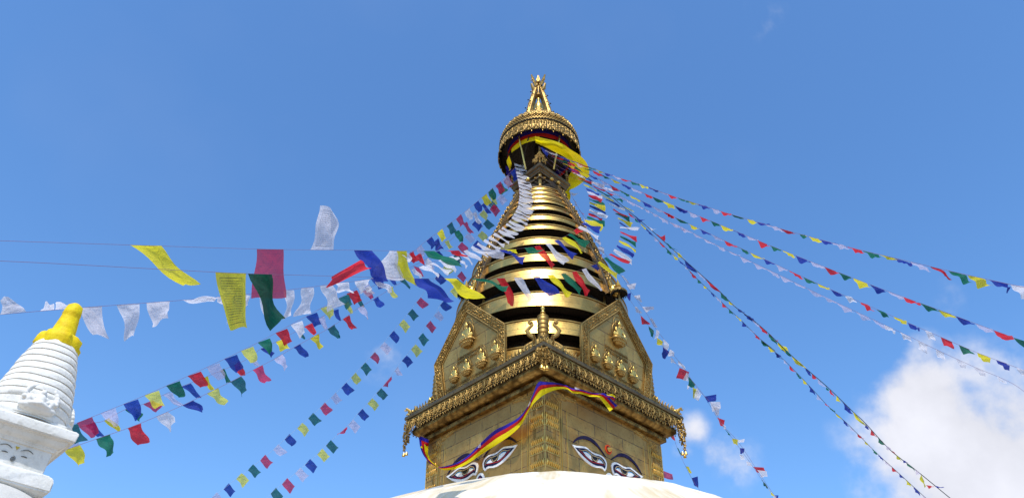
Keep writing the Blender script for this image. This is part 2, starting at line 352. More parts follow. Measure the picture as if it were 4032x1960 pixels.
for k in range(4):
    T=Matrix.Rotation(k*PI/2+PI/4,4,'Z')
    for i in range(24):
        u=-2.93+i*5.86/23
        o=bpy.data.objects.new('fringe_panel',FM[rnd.randrange(3)]); col.objects.link(o); o.parent=S
        o.location=T@Vector((u,-3.03,H(11.24))); o.rotation_euler=(R(rnd.uniform(-5,5)),R(rnd.uniform(-2,2)),k*PI/2+PI/4)
# corner tassels with bells, scroll ornaments, corner turrets
def spiral(c,r0,r1,turns,a0,n=16,plane='xz',flip=1):
    o=[]
    for i in range(n+1):
        t=i/n; a=a0+flip*turns*2*PI*t; r=r0+(r1-r0)*t; x,z=r*math.cos(a),r*math.sin(a)
        o.append(Vector((c[0]+x,c[1],c[2]+z)) if plane=='xz' else Vector((c[0],c[1]+x,c[2]+z)))
    return o
tb=MB(); r=random.Random(3)
for sx,sy in ((0,-.02),(.09,.05),(-.09,.05)):
    L=1.0 if sx==0 else .78
    for i in range(int(L/.05)):
        z=-.05-i*.05; sp=.065*(1-i*.05/L*.45)
        for k in range(3):
            a=r.uniform(0,2*PI); tb.ball((sx+sp*math.cos(a),sy+sp*math.sin(a),z),.030*r.uniform(.7,1.2),1)
for k in range(6): tb.tube(spiral((r.uniform(-.12,.12),r.uniform(-.1,.05),-.15-.12*k),.07,.015,1.1,r.uniform(0,6),10),[.016]*11,5)
tm=tb.mesh('corner_tassel'); tm.materials.append(G_ORN)
bb=MB(); bb.lathe([(.012,.05),(.03,.04),(.042,0),(.052,-.05),(.045,-.052),(.0,-.03)],n=12); bb.ball((0,0,-.05),.018,1); bm_=bb.mesh('bell'); bm_.materials.append(G_BRIGHT)
for k in range(4):
    T=Matrix.Rotation(k*PI/2,4,'Z')     # the corners lie on the axes of the stupa's frame
    o=bpy.data.objects.new('corner_tassel',tm); col.objects.link(o); o.parent=S; o.location=T@Vector((0,-4.27,H(11.25))); o.rotation_euler=(0,0,k*PI/2)
    if k==0: o.scale=(1.25,1,.56)
    for q,(x,y,z) in enumerate(((-.05,-.02,-1.12),(.06,0,-1.16),(.0,.07,-1.10))):
        b=bpy.data.objects.new('bell',bm_); col.objects.link(b); b.parent=o; b.location=(x,y,z)
        if k==0: b.scale=(1.0,1.2,2.0)
# scroll ornament
sb=MB()
sb.tube([(0,.1,0),(0,0,.12),(0,-.1,.22),(0,-.22,.30)]+spiral((0,-.25,.25),.07,.02,-.8,PI/2,10,'yz')[1:],[.06,.065,.055,.045]+[.035-.0022*i for i in range(10)],8)
sb.tube([(0,.12,.02),(0,.10,.2),(0,.17,.32),(0,.14,.40),(0,.09,.40)],[.06,.06,.045,.03,.02],8)
sb.tube([(0,.1,.05),(.06,.28,.16),(.02,.42,.22),(0,.5,.16),(0,.45,.1)],[.055,.07,.06,.035,.02],8)
sb.ball((0,.05,.16),(.07,.10,.09),2); sb.tube([(0,-.05,.02),(0,-.16,.06),(0,-.2,.0)],[.05,.035,.015],7)
sm_=sb.mesh('corner_scroll'); sm_.materials.append(G_BRIGHT)
for k in (1,2,3):
    T=Matrix.Rotation(k*PI/2,4,'Z'); o=bpy.data.objects.new('corner_scroll',sm_); col.objects.link(o); o.parent=S
    o.location=T@Vector((0,-4.18,H(11.42))); o.rotation_euler=(0,0,k*PI/2); o.scale=(1.1,.8,.8)
# corner turret: lotus base, dark cup, ribbed drum, finial
turret=None
for k in range(4):
    T=Matrix.Rotation(k*PI/2,4,'Z'); loc=T@Vector((0,-3.4,H(11.36)))
    if turret is None:
        mb=MB(); pr_=[(.0,0),(.26,0),(.26,.1),(.18,.16),(.16,.34),(.24,.48)]; mb.lathe(pr_,n=20)
        turret=mb.build('corner_turret',G_ORN,S,loc=loc)
        mb=MB(); mb.lathe([(.16,.44),(.235,.50),(.25,.66),(.235,.70),(.15,.70)],n=20); 
        cup=mb.build('dark_cup',BLACKM,turret); 
        mb=MB()
        for i in range(12):
            a=2*PI*i/12
            for s in (-1,1): mb.tube([(.255*math.cos(a),.255*math.sin(a),.68),(.25*math.cos(a+s*.16),.25*math.sin(a+s*.16),.60),(.245*math.cos(a+s*.22),.245*math.sin(a+s*.22),.54)],[.012,.02,.006],4)
        mb.build('gilt_leaf_band',G_BRIGHT,turret)
        mb=MB(); pp=[(.12,.70),(.175,.74)]
        for i in range(5): z=.76+i*.16; pp+=[(.182,z),(.168,z+.02),(.162,z+.12),(.174,z+.145)]
        pp+=[(.172,1.57),(.11,1.62),(.05,1.65)]; mb.lathe(pp,n=24); mb.build('ribbed_drum',G_ORN,turret,angle=25)
        mb=MB(); mb.lathe([(.05,1.62),(.045,1.70),(.075,1.73),(.07,1.76),(.035,1.78),(.035,1.83),(.065,1.88),(.06,1.93),(.03,1.97),(.0,1.99)],n=14); mb.build('finial',G_BRIGHT,turret)
        turret.scale=(1,1,.93)
    else: copyto(turret,S,loc=loc)
# pair of rearing serpents and winged figure on the near corner
for s in (-1,1):
    mb=MB(); x=s*.50
    pts=[(x*1.25,-.02,0),(x*1.18,-.02,.22),(x*.9,-.02,.34),(x*.62,-.02,.44),(x*.62,-.02,.60),(x*.95,-.02,.74),(x*1.12,-.02,.92),(x*.95,-.02,1.06),(x*.72,-.02,1.17),(x*.78,-.02,1.26)]
    mb.tube(pts,[.11,.10,.085,.075,.075,.085,.08,.065,.05,.04],8)
    mb.tube(spiral((x*.86,-.03,1.26),.085,.02,1.4*-s,PI/2+ .4,14),[.05-.0024*i for i in range(15)],8); mb.ball((x*.86,-.04,1.25),.06,2)
    for i in range(5): mb.tube([(x*(1.3-.07*i),-.05,-.12),(x*(1.22-.07*i),-.10,.1),(x*(1.1-.07*i),-.08,.28)],[.02,.024,.01],5)
    mb.build('serpent_ornament',G_ORN,S,loc=(0,-3.62,H(11.45)),rz=0).scale=(.82,.9,.80)
gb=MB(); gb.ball((0,-.02,.28),(.10,.08,.20),2); gb.ball((0,-.08,.56),(.07,.07,.085),2); gb.tube([(0,-.1,.60),(0,-.13,.68),(0,-.1,.76)],[.04,.03,.008],6)
for s in(-1,1):
    gb.tube([(s*.08,-.05,.42),(s*.2,-.06,.40),(s*.24,-.06,.2),(s*.2,-.06,.02)],[.04,.09,.08,.03],7); gb.tube([(s*.05,-.05,.15),(s*.1,-.1,.0),(s*.1,-.1,-.1)],[.05,.04,.04],6)
    for i in range(9): gb.tube(spiral((s*(.30+.02*(i%3)),.0,.08+.075*i),.05,.01,1.2*s,i,8),[.014]*9,4)
gb.build('winged_guardian',G_ORN,S,loc=(0,-3.72,H(11.48)),rz=0).scale=(.8,.8,.72)
# corner pilasters with bands of embossed petals (each wraps one corner of the wall)
PK=[10.0,9.62,9.44,8.96,8.72,8.34]
for k in range(4):
    mb=MB()
    for s in (-1,1):
        T=Matrix.Rotation(s*PI/4,4,'Z')    # to the frame of the face on that side
        for h in PK:
            d=WD(h)
            for i in range(7):
                u=-s*(d-.06-.068*i); big=1-.07*abs(i-3)
                mb.tube([(u,-d,H(h)-.09),(u-s*.0,-d-.028,H(h)),(u-s*.02,-d-.012,H(h)+.10*big)],[.018,.03,.008],5,M=T)
            mb.box((-s*(d-.27),-d-.004,H(h)-.11),(.54,.018,.02),M=T); 
        for u0 in (.56,.64):
            mb.tube([(-s*(WD(h)-u0),-WD(h)-.006,H(h)) for h in (8.1,9.2,10.2)],.012,5,M=T)
        mb.tube([(-s*(WD(h)-.86),-WD(h)-.004,H(h)) for h in (8.1,9.2,10.1)],.010,5,M=T)
    mb.tube([(0,-WD(h)*math.sqrt(2)-.003,H(h)) for h in (8.1,9.2,10.35)],.009,6)
    mb.build('corner_pilaster',G_BRIGHT,S,rz=k*PI/2)
# embossed border at the outer end of each face: double ribs and a scrolled spandrel
def scroll_relief(s):
    mb=MB(); r=random.Random(5)
    if 1:
        for u in (1.84,1.90,2.10,2.15):
            mb.tube([(s*u,-WD(h)-.006,H(h)) for h in (8.1,9.0,9.75 if u<2 else 10.0)],.014,5)
        for u in (2.28,2.38):
            for h in (8.5,8.75,9.0,9.3,9.6): mb.tube([(s*u,-WD(h)-.005,H(h)-.07),(s*(u+.01),-WD(h)-.012,H(h)+.07)],[.012,.010],4)
        for i in range(30):
            t=i/29; u=1.30+1.12*t; h=10.45-.75*t*t*r.uniform(.3,1.1)
            mb.tube([Vector((s*p.x,-WD(h)-.004,H(h)+p.z)) for p in spiral((u,0,0),.085,.02,1.2,r.uniform(0,6),9)],[.013]*10,4)
    return mb
for s in (-1,1):
    sr=scroll_relief(s).build('spandrel_relief',G_ORN,S,rz=PI/4)
    for k in range(1,4): copyto(sr,S,rot=(0,0,PI/4+k*PI/2))
# ------------------------------------------------ painted eyes
TILTW=math.atan(.035*.77/math.sqrt(2)); D0=3.53/math.sqrt(2)
def face_uh(u,v,side,d,tilt,h0):
    a=-PI/2+TROT+side*PI/4; n=Vector((math.cos(a),math.sin(a),tilt)); q=ray(u,v); c=Vector((TX,TY,h0))
    t=(d+n.dot(c))/n.dot(q); P=q*t; tg=Vector((-math.sin(a),math.cos(a),0)); return (P-c).dot(tg),P.z
def ER_(pts): return [face_uh(2250+x/5.69,1680+y/5.69,1,D0,-.0191,9.) for x,y in pts]
def wall_prism(mb,poly,o0,o1,mir=1):
    n=len(poly); vs=[(mir*u,-WD(h)-o1,H(h)) for u,h in poly]+[(mir*u,-WD(h)-o0,H(h)) for u,h in poly]
    mb.add(vs,[tuple(range(n)),tuple(range(2*n-1,n-1,-1))]+[(i,(i+1)%n,n+(i+1)%n,n+i) for i in range(n)])
def ribbon(pts,w):
    L=[];Q=[]
    for i,p in enumerate(pts):
        a=pts[max(i-1,0)];b=pts[min(i+1,len(pts)-1)]; dx,dz=b[0]-a[0],b[1]-a[1]; l=math.hypot(dx,dz) or 1
        ww=w*(math.sin(PI*(i+.35)/(len(pts)-.3))**.5); L.append((p[0]-dz/l*ww,p[1]+dx/l*ww)); Q.append((p[0]+dz/l*ww,p[1]-dx/l*ww))
    return L+Q[::-1]
EYE_={'eye':('W',[(0,395),(100,425),(200,432),(300,448),(360,490),(420,545),(490,590),(570,612),(640,635),(700,680),(750,740),(778,820),(775,900),(765,950),(735,995),(690,945),(640,920),(550,915),(470,890),(380,835),(300,770),(230,700),(160,620),(90,520)]),
'o':[(62,460),(150,475),(250,482),(320,500),(380,545),(450,605),(520,640),(600,655),(660,690),(715,750),(745,820),(745,890),(722,940),(690,900),(650,880),(560,875),(480,845),(400,795),(330,735),(260,670),(190,600),(120,530)],
's':[(235,555),(300,560),(360,590),(410,640),(470,670),(560,710),(620,740),(670,790),(692,825),(600,812),(520,790),(440,760),(370,715),(300,650)],
'i':[(405,635),(470,668),(570,705),(582,740),(550,785),(510,795),(460,775),(425,720)]}
LID=[(140,512),(210,540),(280,525),(330,545),(390,600),(450,645),(540,680),(610,700),(670,755),(705,820),(715,868)]
RED=[(165,540),(230,600),(290,680),(360,740),(430,785),(520,810),(620,832),(705,858)]
LBL=[(245,560),(300,553),(355,585),(410,635),(400,655),(340,612),(290,590)]
LBL2=[(585,735),(640,748),(680,795),(690,822),(650,790),(600,768)]
IRG=[(418,640),(430,695),(465,748),(510,778),(545,768),(560,712)]
BROW=[(18,360),(60,290),(120,235),(190,205),(270,197),(350,212),(430,250),(510,310),(580,390),(640,480),(700,570),(768,678),(740,655),(690,590),(640,520),(580,450),(500,380),(420,320),(330,285),(240,270),(150,285),(90,320)]
for k in range(4):
    rz=PI/4+k*PI/2
    for mir in (1,-1):
        def P_(name,mat,polys,o0,o1,par,lab=None):
            mb=MB()
            for q in polys: wall_prism(mb,q,o0,o1,mir)
            o=mb.build(name,mat,par if par is not None else S,rz=0 if par is not None else rz); 
            return o
        e=P_('eye',EW,[ER_(EYE_['eye'][1])],.002,.03,None)
        P_('eye_outline',EB,[ER_(EYE_['o'])],.028,.036,e)
        P_('eyeball',EW,[ER_(EYE_['s'])],.034,.040,e)
        P_('eye_shade',ELB,[ribbon(ER_([(240,566),(300,566),(352,598),(402,645)]),.011)],.038,.043,e); P_('eye_shade',ELB,[ribbon(ER_([(590,742),(645,766),(684,812)]),.010)],.038,.043,e)
        P_('iris',EK,[ER_(EYE_['i'])],.038,.047,e)
        P_('iris_ring',EG,[ribbon(ER_(IRG),.012)],.045,.052,e)
        P_('upper_lid_line',EG,[ribbon(ER_(LID),.0125)],.040,.050,e)
        P_('lower_lid_line',ER,[ribbon(ER_(RED),.010)],.034,.048,e)
        P_('eyebrow',EBR,[ER_(BROW)],.002,.024,None)
    def disc(r0,h,rx,rzz,n=28): return [(r0+rx*math.cos(2*PI*i/n),h+rzz*math.sin(2*PI*i/n)) for i in range(n)]
    mb=MB(); wall_prism(mb,disc(.02,9.45,.135,.135),.002,.02); u=mb.build('urna',EOR,S,rz=rz)
    mb=MB(); wall_prism(mb,disc(.02,9.45,.10,.10),.018,.026); mb.build('urna_ring',EDR,u)
    mb=MB(); T=Matrix.Translation((.03,-WD(9.45)-.02,H(9.45)))@Matrix.Rotation(PI/2,4,'X')
    mb.lathe([(.068,0),(.072,.02),(.055,.035),(.058,.05),(.040,.065),(.042,.08),(.022,.095),(.022,.11),(.0,.13)],n=18,M=T); mb.build('spiral_boss',G_BRIGHT,u)
    mb=MB(); wall_prism(mb,disc(0,8.52,.18,.235),.002,.028); nn=mb.build('nose_mark',EW,S,rz=rz)
    mb=MB(); wall_prism(mb,disc(0,8.50,.125,.185),.026,.034); mb.build('nose_outline',EB,nn)
    mb=MB(); wall_prism(mb,disc(0,8.50,.07,.12),.032,.040); mb.build('nose_swirl',ER,nn)
# ------------------------------------------------ ringed spire
mb=MB(); mb.lathe([(2.75,H(11.4)),(2.62,H(12.5)),(2.35,H(14)),(1.95,H(16)),(1.45,H(18)),(.95,H(20)),(.72,H(21.3))],n=48); mb.build('spire_core',SHADE_DARK,S)
RINGS=[(11.62, 3.0, 12.16, 2.92), (12.506, 3.05, 13.085, 2.94), (13.419, 3.15, 14.038, 3.035), (14.574, 2.997, 15.041, 2.927), (15.448, 2.761, 15.826, 2.737), (16.393, 2.48, 16.712, 2.468), (17.332, 2.174, 17.548, 2.162), (17.941, 1.961, 18.2, 1.949), (18.674, 1.69, 18.881, 1.678), (19.207, 1.484, 19.384, 1.472), (19.591, 1.329, 19.755, 1.317), (19.947, 1.182, 20.112, 1.17), (20.326, 1.021, 20.458, 1.009)]
for h0,r0,h1,r1 in RINGS:
    mb=MB(); mb.lathe([(r0-.03,H(h0)+.0),(r0,H(h0)),(r0-(r0-r1)*.5,H((h0+h1)/2)),(r1,H(h1)-.05)],n=96)
    o=mb.build('spire_ring',G_RING,S,angle=60)
    mb=MB(); mb.lathe([(r1-.01,H(h1)-.055),(r1+.025,H(h1)-.045),(r1+.03,H(h1)-.01),(r1-.02,H(h1)+.01)],n=96,smooth=False); mb.build('ring_lip',G_ORN,o)
    mb=MB(); mb.lathe([(r1-.02,H(h1)+.008),(max(r1-.5,.4),H(h1)+.02)],n=64); mb.lathe([(r0-.035,H(h0)+.06),(max(r0-.5,.4),H(h0)+.08)],n=64); mb.build('ring_plate',SHADE_DARK,o)  # dark plates: shade of the ring gaps carried by their colour
PR=lambda h:2.6-.3*(h-16)-.015*(h-16)**2
for k in range(8):
    a=-PI/2+k*PI/4+.03
    for i in range(2,len(RINGS)-1,1):
        h1,r1=RINGS[i][2],RINGS[i][3]; h2,r2=RINGS[i+1][0],RINGS[i+1][1]
        if i%2==0 and i<8: MB().tube([(math.cos(a)*(r1-.3),math.sin(a)*(r1-.3),H(h1)),(math.cos(a)*(r2-.25),math.sin(a)*(r2-.25),H(h2)+.1)],.04,6).build('ring_post',G_ORN,S)
# gilt struts down the diagonals
st=None
mb=MB(); r=random.Random(11)
hs_=[14.45+i*(20.75-14.45)/26 for i in range(27)]
path=[(-(PR(h)+.16),H(h)) for h in hs_]
W_=[.40-.26*(i/26) for i in range(27)]
for i in range(26):
    (y0,z0),(y1,z1)=path[i],path[i+1]; w0,w1=W_[i]/2,W_[i+1]/2
    mb.add([(-w0,y0,z0),(w0,y0,z0),(w1,y1,z1),(-w1,y1,z1),(-w0,y0+.16,z0),(w0,y0+.16,z0),(w1,y1+.16,z1),(-w1,y1+.16,z1)],[(0,1,2,3),(5,4,7,6),(0,3,7,4),(1,5,6,2)])
    for s in (-1,1): mb.tube([(s*w0,y0-.01,z0),(s*w1,y1-.01,z1)],.018,5)
st=mb.build('spire_strut',BRONZE,S,rz=PI/4)
mb=MB()
for i in range(26):
    (y0,z0),(y1,z1)=path[i],path[i+1]; w0=W_[i]/2
    for q in range(5 if i<18 else 3):
        t=r.random(); x=r.uniform(-.8,.8)*w0; y=y0+(y1-y0)*t; z=z0+(z1-z0)*t
        mb.ball((x,y-.02,z),(.045*r.uniform(.5,1.2),.04,.05*r.uniform(.5,1.3)),1)
    if i<20: mb.tube([Vector((p.x,y0-.03,p.z)) for p in spiral((r.uniform(-.4,.4)*w0,0,(z0+z1)/2),.10*(1-i/40),.02,1.1,r.uniform(0,6),9)],[.018]*10,4)
mb.build('vine_relief',G_ORN,st)
mb=MB(); y0,z0=path[0]
mb.ball((0,y0-.05,z0+.12),(.20,.14,.22),2); mb.ball((0,y0-.16,z0+.10),(.09,.1,.08),2); 
for s in(-1,1): mb.ball((s*.1,y0-.15,z0+.2),.05,2); mb.tube([(s*.16,y0-.05,z0+.2),(s*.27,y0-.08,z0+.32),(s*.2,y0-.06,z0+.45)],[.06,.045,.01],6)
mb.tube([(-.15,y0-.12,z0-.02),(0,y0-.2,z0-.08),(.15,y0-.12,z0-.02)],[.03,.045,.03],6)
mb.build('mask_head',G_BRIGHT,st)
for k in range(1,4): copyto(st,S,rot=(0,0,PI/4+k*PI/2))
# ------------------------------------------------ torana panels (pentagons leaning outwards on the roof edge)
TIL=.13
def PD(h): return 3.0+TIL*(h-11.3)
outer=[(-1.5,11.36),(1.5,11.36),(1.62,12.58),(0,14.16),(-1.62,12.58)]
inner=[(-1.22,11.36),(1.22,11.36),(1.33,12.46),(0,13.76),(-1.33,12.46)]
def tprism(mb,poly,o0,o1):
    n=len(poly); vs=[(u,-PD(h)-o1,H(h)) for u,h in poly]+[(u,-PD(h)-o0,H(h)) for u,h in poly]
    mb.add(vs,[tuple(range(n)),tuple(range(2*n-1,n-1,-1))]+[(i,(i+1)%n,n+(i+1)%n,n+i) for i in range(n)],[[((list(poly)*2)[k]) for k in f] for f in [tuple(range(n)),tuple(range(2*n-1,n-1,-1))]+[(i,(i+1)%n,n+(i+1)%n,n+i) for i in range(n)]])
mb=MB(); tprism(mb,outer,-.05,.0); torana=mb.build('torana_panel',G_PANEL,S,rz=PI/4)
r=random.Random(21)
mb=MB()
for i in range(5):
    if i==0: continue
    j=(i+1)%5; q=[outer[i],outer[j],inner[j],inner[i]]; tprism(mb,q,.0,.03)
    for a,b,rr in ((outer[i],outer[j],.022),(inner[i],inner[j],.018)):
        mb.tube([(a[0],-PD(a[1])-.035,H(a[1])),(b[0],-PD(b[1])-.035,H(b[1]))],rr,6)
    L=math.dist(outer[i],outer[j]); n=int(L/.042)
    for k in range(n):
        t=(k+.5)/n
        for m_ in range(3):
            f=.18+.29*m_+r.uniform(-.08,.08); 
            u=(outer[i][0]*(1-t)+outer[j][0]*t)*(1-f)+(inner[i][0]*(1-t)+inner[j][0]*t)*f; h=(outer[i][1]*(1-t)+outer[j][1]*t)*(1-f)+(inner[i][1]*(1-t)+inner[j][1]*t)*f
            mb.ball((u,-PD(h)-.035,H(h)),(.028*r.uniform(.6,1.3),.028,.028*r.uniform(.6,1.3)),1)
        f=1.12; u=(inner[i][0]*(1-t)+inner[j][0]*t)*.95; h=12.4+((inner[i][1]*(1-t)+inner[j][1]*t)-12.4)*.95
        mb.ball((u,-PD(h)-.012,H(h)),.018,1)
# lower band of raised script-like relief
for row,(ha,hb,ua) in enumerate(((11.50,11.60,1.2),)):
    for i in range(58):
        u=-ua+2*ua*i/57; hh=r.uniform(.6,1)*(hb-ha); mb.box((u,-PD(ha)-.012,H(ha)+hh/2),(.014,.024,hh)); 
        if r.random()<.6: mb.box((u+.02,-PD(ha)-.012,H(ha)+hh*r.random()),(.035,.022,.012))
mb.build('border_relief',G_ORN,torana)
mb=MB()
for row in range(2):
    for i in range(26):
        u=-.36+1.0*i/25-.18; h=12.20+.115*row; hh=r.uniform(.05,.085); mb.box((u,-PD(h)-.012,H(h)+hh/2),(.012,.022,hh))
        if r.random()<.6: mb.box((u+.015,-PD(h)-.012,H(h)+r.random()*hh),(.035,.02,.011))
    mb.box((-.04,-PD(12.2)-.01,H(12.30)+.115*row-.12+.0),(1.06,.012,.008))
mb.build('inscription_plate',G_ORN,torana)
# seated figure in gilt relief
def remesh(parts,vox,name,mat):
    b=MB()
    for q in parts: 
        if q[0]=='b': b.ball(q[1],q[2],3)
        else: b.tube(q[1],q[2],10)
    me=b.mesh(name); o=bpy.data.objects.new(name,me); col.objects.link(o)
    m=o.modifiers.new('r','REMESH'); m.mode='VOXEL'; m.voxel_size=vox; m.use_smooth_shade=True
    s_=o.modifiers.new('s','SMOOTH'); s_.factor=.5; s_.iterations=2
    dg=bpy.context.evaluated_depsgraph_get(); me2=bpy.data.meshes.new_from_object(o.evaluated_get(dg)); bpy.data.objects.remove(o)
    me2.materials.clear(); me2.materials.append(mat); 
    for p in me2.polygons: p.use_smooth=True
    return me2
seat=[('b',(0,0,.30),(.115,.075,.13)),('b',(0,-.005,.36),(.13,.065,.07)),('b',(0,-.01,.20),(.11,.08,.07)),('t',[(0,0,.40),(0,-.01,.47)],[.04,.035]),('b',(0,-.02,.53),(.058,.062,.072)),('b',(0,-.01,.60),(.032,.034,.035)),
 ('t',[(-.12,0,.385),(-.155,-.04,.28),(-.10,-.11,.20),(.0,-.14,.18)],[.04,.034,.028,.024]),('t',[(.12,0,.385),(.16,-.05,.27),(.17,-.12,.18),(.16,-.15,.12)],[.04,.034,.028,.022]),
 ('t',[(-.06,-.02,.15),(-.22,-.09,.135),(-.16,-.15,.12),(.06,-.17,.115)],[.065,.07,.055,.035]),('t',[(.06,-.02,.15),(.22,-.09,.135),(.16,-.14,.12),(-.06,-.15,.12)],[.065,.07,.055,.035]),
 ('b',(0,-.085,.53),(.012,.016,.02)),('b',(-.058,-.01,.515),(.012,.018,.035)),('b',(.058,-.01,.515),(.012,.018,.035))]
SEATM=remesh(seat,.011,'seated_deity',G_BRIGHT)
bm=MB(); bm.lathe([(.0,-.16),(.13,-.15),(.20,-.06),(.23,.0),(.25,.04),(.24,.08),(.0,.09)],n=20)
for i in range(16):
    a=2*PI*i/16
    for z,rr in ((.02,.24),(-.06,.19)): bm.ball((rr*math.cos(a),rr*math.sin(a)-.0,z),(.04,.04,.035),1)
LOTM=bm.mesh('lotus_seat'); LOTM.materials.append(G_ORN)
bm=MB()
for rx,rz_,cz,w in ((.24,.30,.30,.014),(.12,.13,.54,.012),(.20,.22,.56,.011)):
    bm.tube([(rx*math.cos(2*PI*i/28),.05,cz+rz_*math.sin(2*PI*i/28)) for i in range(29)],w,5)
HALM=bm.mesh('halo'); HALM.materials.append(G_ORN)
bpy.context.view_layer.update()
for k in range(4):
    tp=torana if k==0 else None
    if tp is None:
        tp=torana.copy(); col.objects.link(tp); tp.rotation_euler=(0,0,PI/4+k*PI/2)
        for ch in list(torana.children):
            if ch.name.split('.')[0] in ('border_relief','inscription_plate'): d_=ch.copy(); col.objects.link(d_); d_.parent=tp
    left=(k==3)
    spots=[(0.0,12.68,1.08)]+([(-.98,11.72,.70),(-.42,11.72,.70),(.16,11.72,.70),(.72,11.72,.70)] if not left else [(-.70,11.74,.68),(-.12,11.74,.72),(.55,11.74,.80),(1.16,11.76,.78)])
    for u,h,s in spots:
        for me,nm in ((SEATM,'seated_deity'),(LOTM,'lotus_seat'),(HALM,'halo')):
            o=bpy.data.objects.new(nm,me); col.objects.link(o); o.parent=tp; o.location=(u,-PD(h)-.07*s if nm!='halo' else -PD(h)-.06,H(h)); o.scale=(s*1.05,s*.62,s); o.rotation_euler=(-TIL*.8*0+R(7),0,0)
# small parasols over the tops of the panels
par=None
for k in range(4):
    a=-PI/4+k*PI/2; loc=(math.cos(a)*(PD(14.16)+.04),math.sin(a)*(PD(14.16)+.04),H(14.16))
    if par is None:
        mb=MB(); mb.tube([(0,0,-.1),(0,0,.3)],.035,8); par=mb.build('panel_parasol',G_ORN,S,loc=loc)
        mb=MB(); mb.lathe([(.25,.20),(.26,.27),(.20,.34),(.08,.42),(.06,.46)],n=20)
        for i in range(14): b_=2*PI*i/14; mb.ball((.255*math.cos(b_),.255*math.sin(b_),.235),.03,1)
        mb.build('parasol_canopy',G_ORN,par)
        mb=MB(); mb.lathe([(.24,.21),(.02,.24)],n=20); 
        for i in range(22): b_=2*PI*i/22; mb.tube([(.25*math.cos(b_),.25*math.sin(b_),.2),(.255*math.cos(b_),.255*math.sin(b_),.12)],[.02,.006],4)
        mb.build('parasol_fringe',BLACKM,par)
        mb=MB(); mb.lathe([(.06,.44),(.10,.49),(.06,.53),(.075,.57),(.04,.61),(.05,.64),(.02,.68),(.03,.71),(.0,.78)],n=14); mb.build('finial',G_BRIGHT,par)
    else: copyto(par,S,loc=loc)
# ------------------------------------------------ square platform under the parasol
mb=MB(); mb.sqlathe([(.60,H(20.75)),(.66,H(20.78)),(.66,H(20.90))]); mb.sqlathe([(.62,H(21.18)),(.76,H(21.20)),(.76,H(21.28)),(.80,H(21.31)),(.80,H(21.40)),(.86,H(21.43)),(.86,H(21.57)),(.3,H(21.60))])
pf=mb.build('spire_platform',BRONZE,S,rz=PI/4)
for k in range(4):
    mb=MB(); a=-PI/2+k*PI/2; c,s=math.cos(a),math.sin(a); mb.tube([(c*.92,s*.92,H(20.55)),(c*.92,s*.92,H(21.28))],.075,12)
    for q in (-1,1):
        mb.tube([(c*.92-q*s*.22,s*.92+q*c*.22,H(20.98)),(c*(.92)+q*s*.1,s*.92-q*c*.1,H(21.02))],.035,6)
    T=Matrix.Rotation(k*PI/2+PI/4,4,'Z'); mb.build('platform_post',G_ORN,pf,rz=-PI/4); MB().box((0,-.74,H(20.95)),(1.5,.06,.08),M=T).build('platform_beam',BRONZE,pf,rz=-PI/4)
for a in (-2.05,-1.1,-.78,-2.35,.6,1.8): MB().ball((math.cos(a)*1.0,math.sin(a)*1.0,H(20.95)),.085,2).build('gilt_ball',G_BRIGHT,pf,rz=-PI/4)
# ornate antefixes on the four corners
ant=None
for k in range(4):
    T=Matrix.Rotation(k*PI/2,4,'Z'); loc=T@Vector((0,-1.08,H(21.58)))
    if ant is None:
        mb=MB(); r=random.Random(4)
        for i in range(26):
            t=i/25; w=.27*(1-t)**.7; z=.05+.55*t
            for s in (-1,0,1): mb.ball((s*w*r.uniform(.6,1),-.04*r.random(),z+r.uniform(-.03,.03)),(.05*r.uniform(.6,1.1),.06,.05*r.uniform(.7,1.2)),1)
        for s in (-1,1):
            mb.tube([Vector((s*p.x,-.05,p.z)) for p in spiral((.17,0,.14),.10,.03,1.2,0,12)],[.03]*13,6); mb.tube([Vector((s*p.x,-.05,p.z)) for p in spiral((.10,0,.38),.08,.02,1.2,0,12)],[.025]*13,6)
        mb.lathe([(.07,.55),(.09,.62),(.06,.66),(.05,.80),(.045,.95),(.0,.98)],n=10)
        ant=mb.build('corner_antefix',G_ORN,S,loc=loc)
    else: copyto(ant,S,loc=loc,rot=(0,0,k*PI/2),scale=(.85,.85,.75))
mb=MB(); mb.lathe([(.30,H(21.55)),(.26,H(22.0)),(.34,H(22.3)),(.22,H(22.8)),(.2,H(24.0))],n=16); mb.build('inner_mast',SHADE_DARK,S)
for az in (-125,-55,55,125):
    a=R(az); MB().tube([(math.cos(a)*.95,math.sin(a)*.95,H(21.6)),(math.cos(a)*1.42,math.sin(a)*1.42,H(23.1))],.035,6).build('parasol_stay',G_BRIGHT,S)
for i in range(12):
    a=i*.9; b=a+1.7; MB().tube([(math.cos(a)*1.0,math.sin(a)*1.0,H(21.7+.07*(i%4))),(math.cos(b)*1.4,math.sin(b)*1.4,H(22.9))],.014,4).build('stay_rod',SHADE_DARK,S)
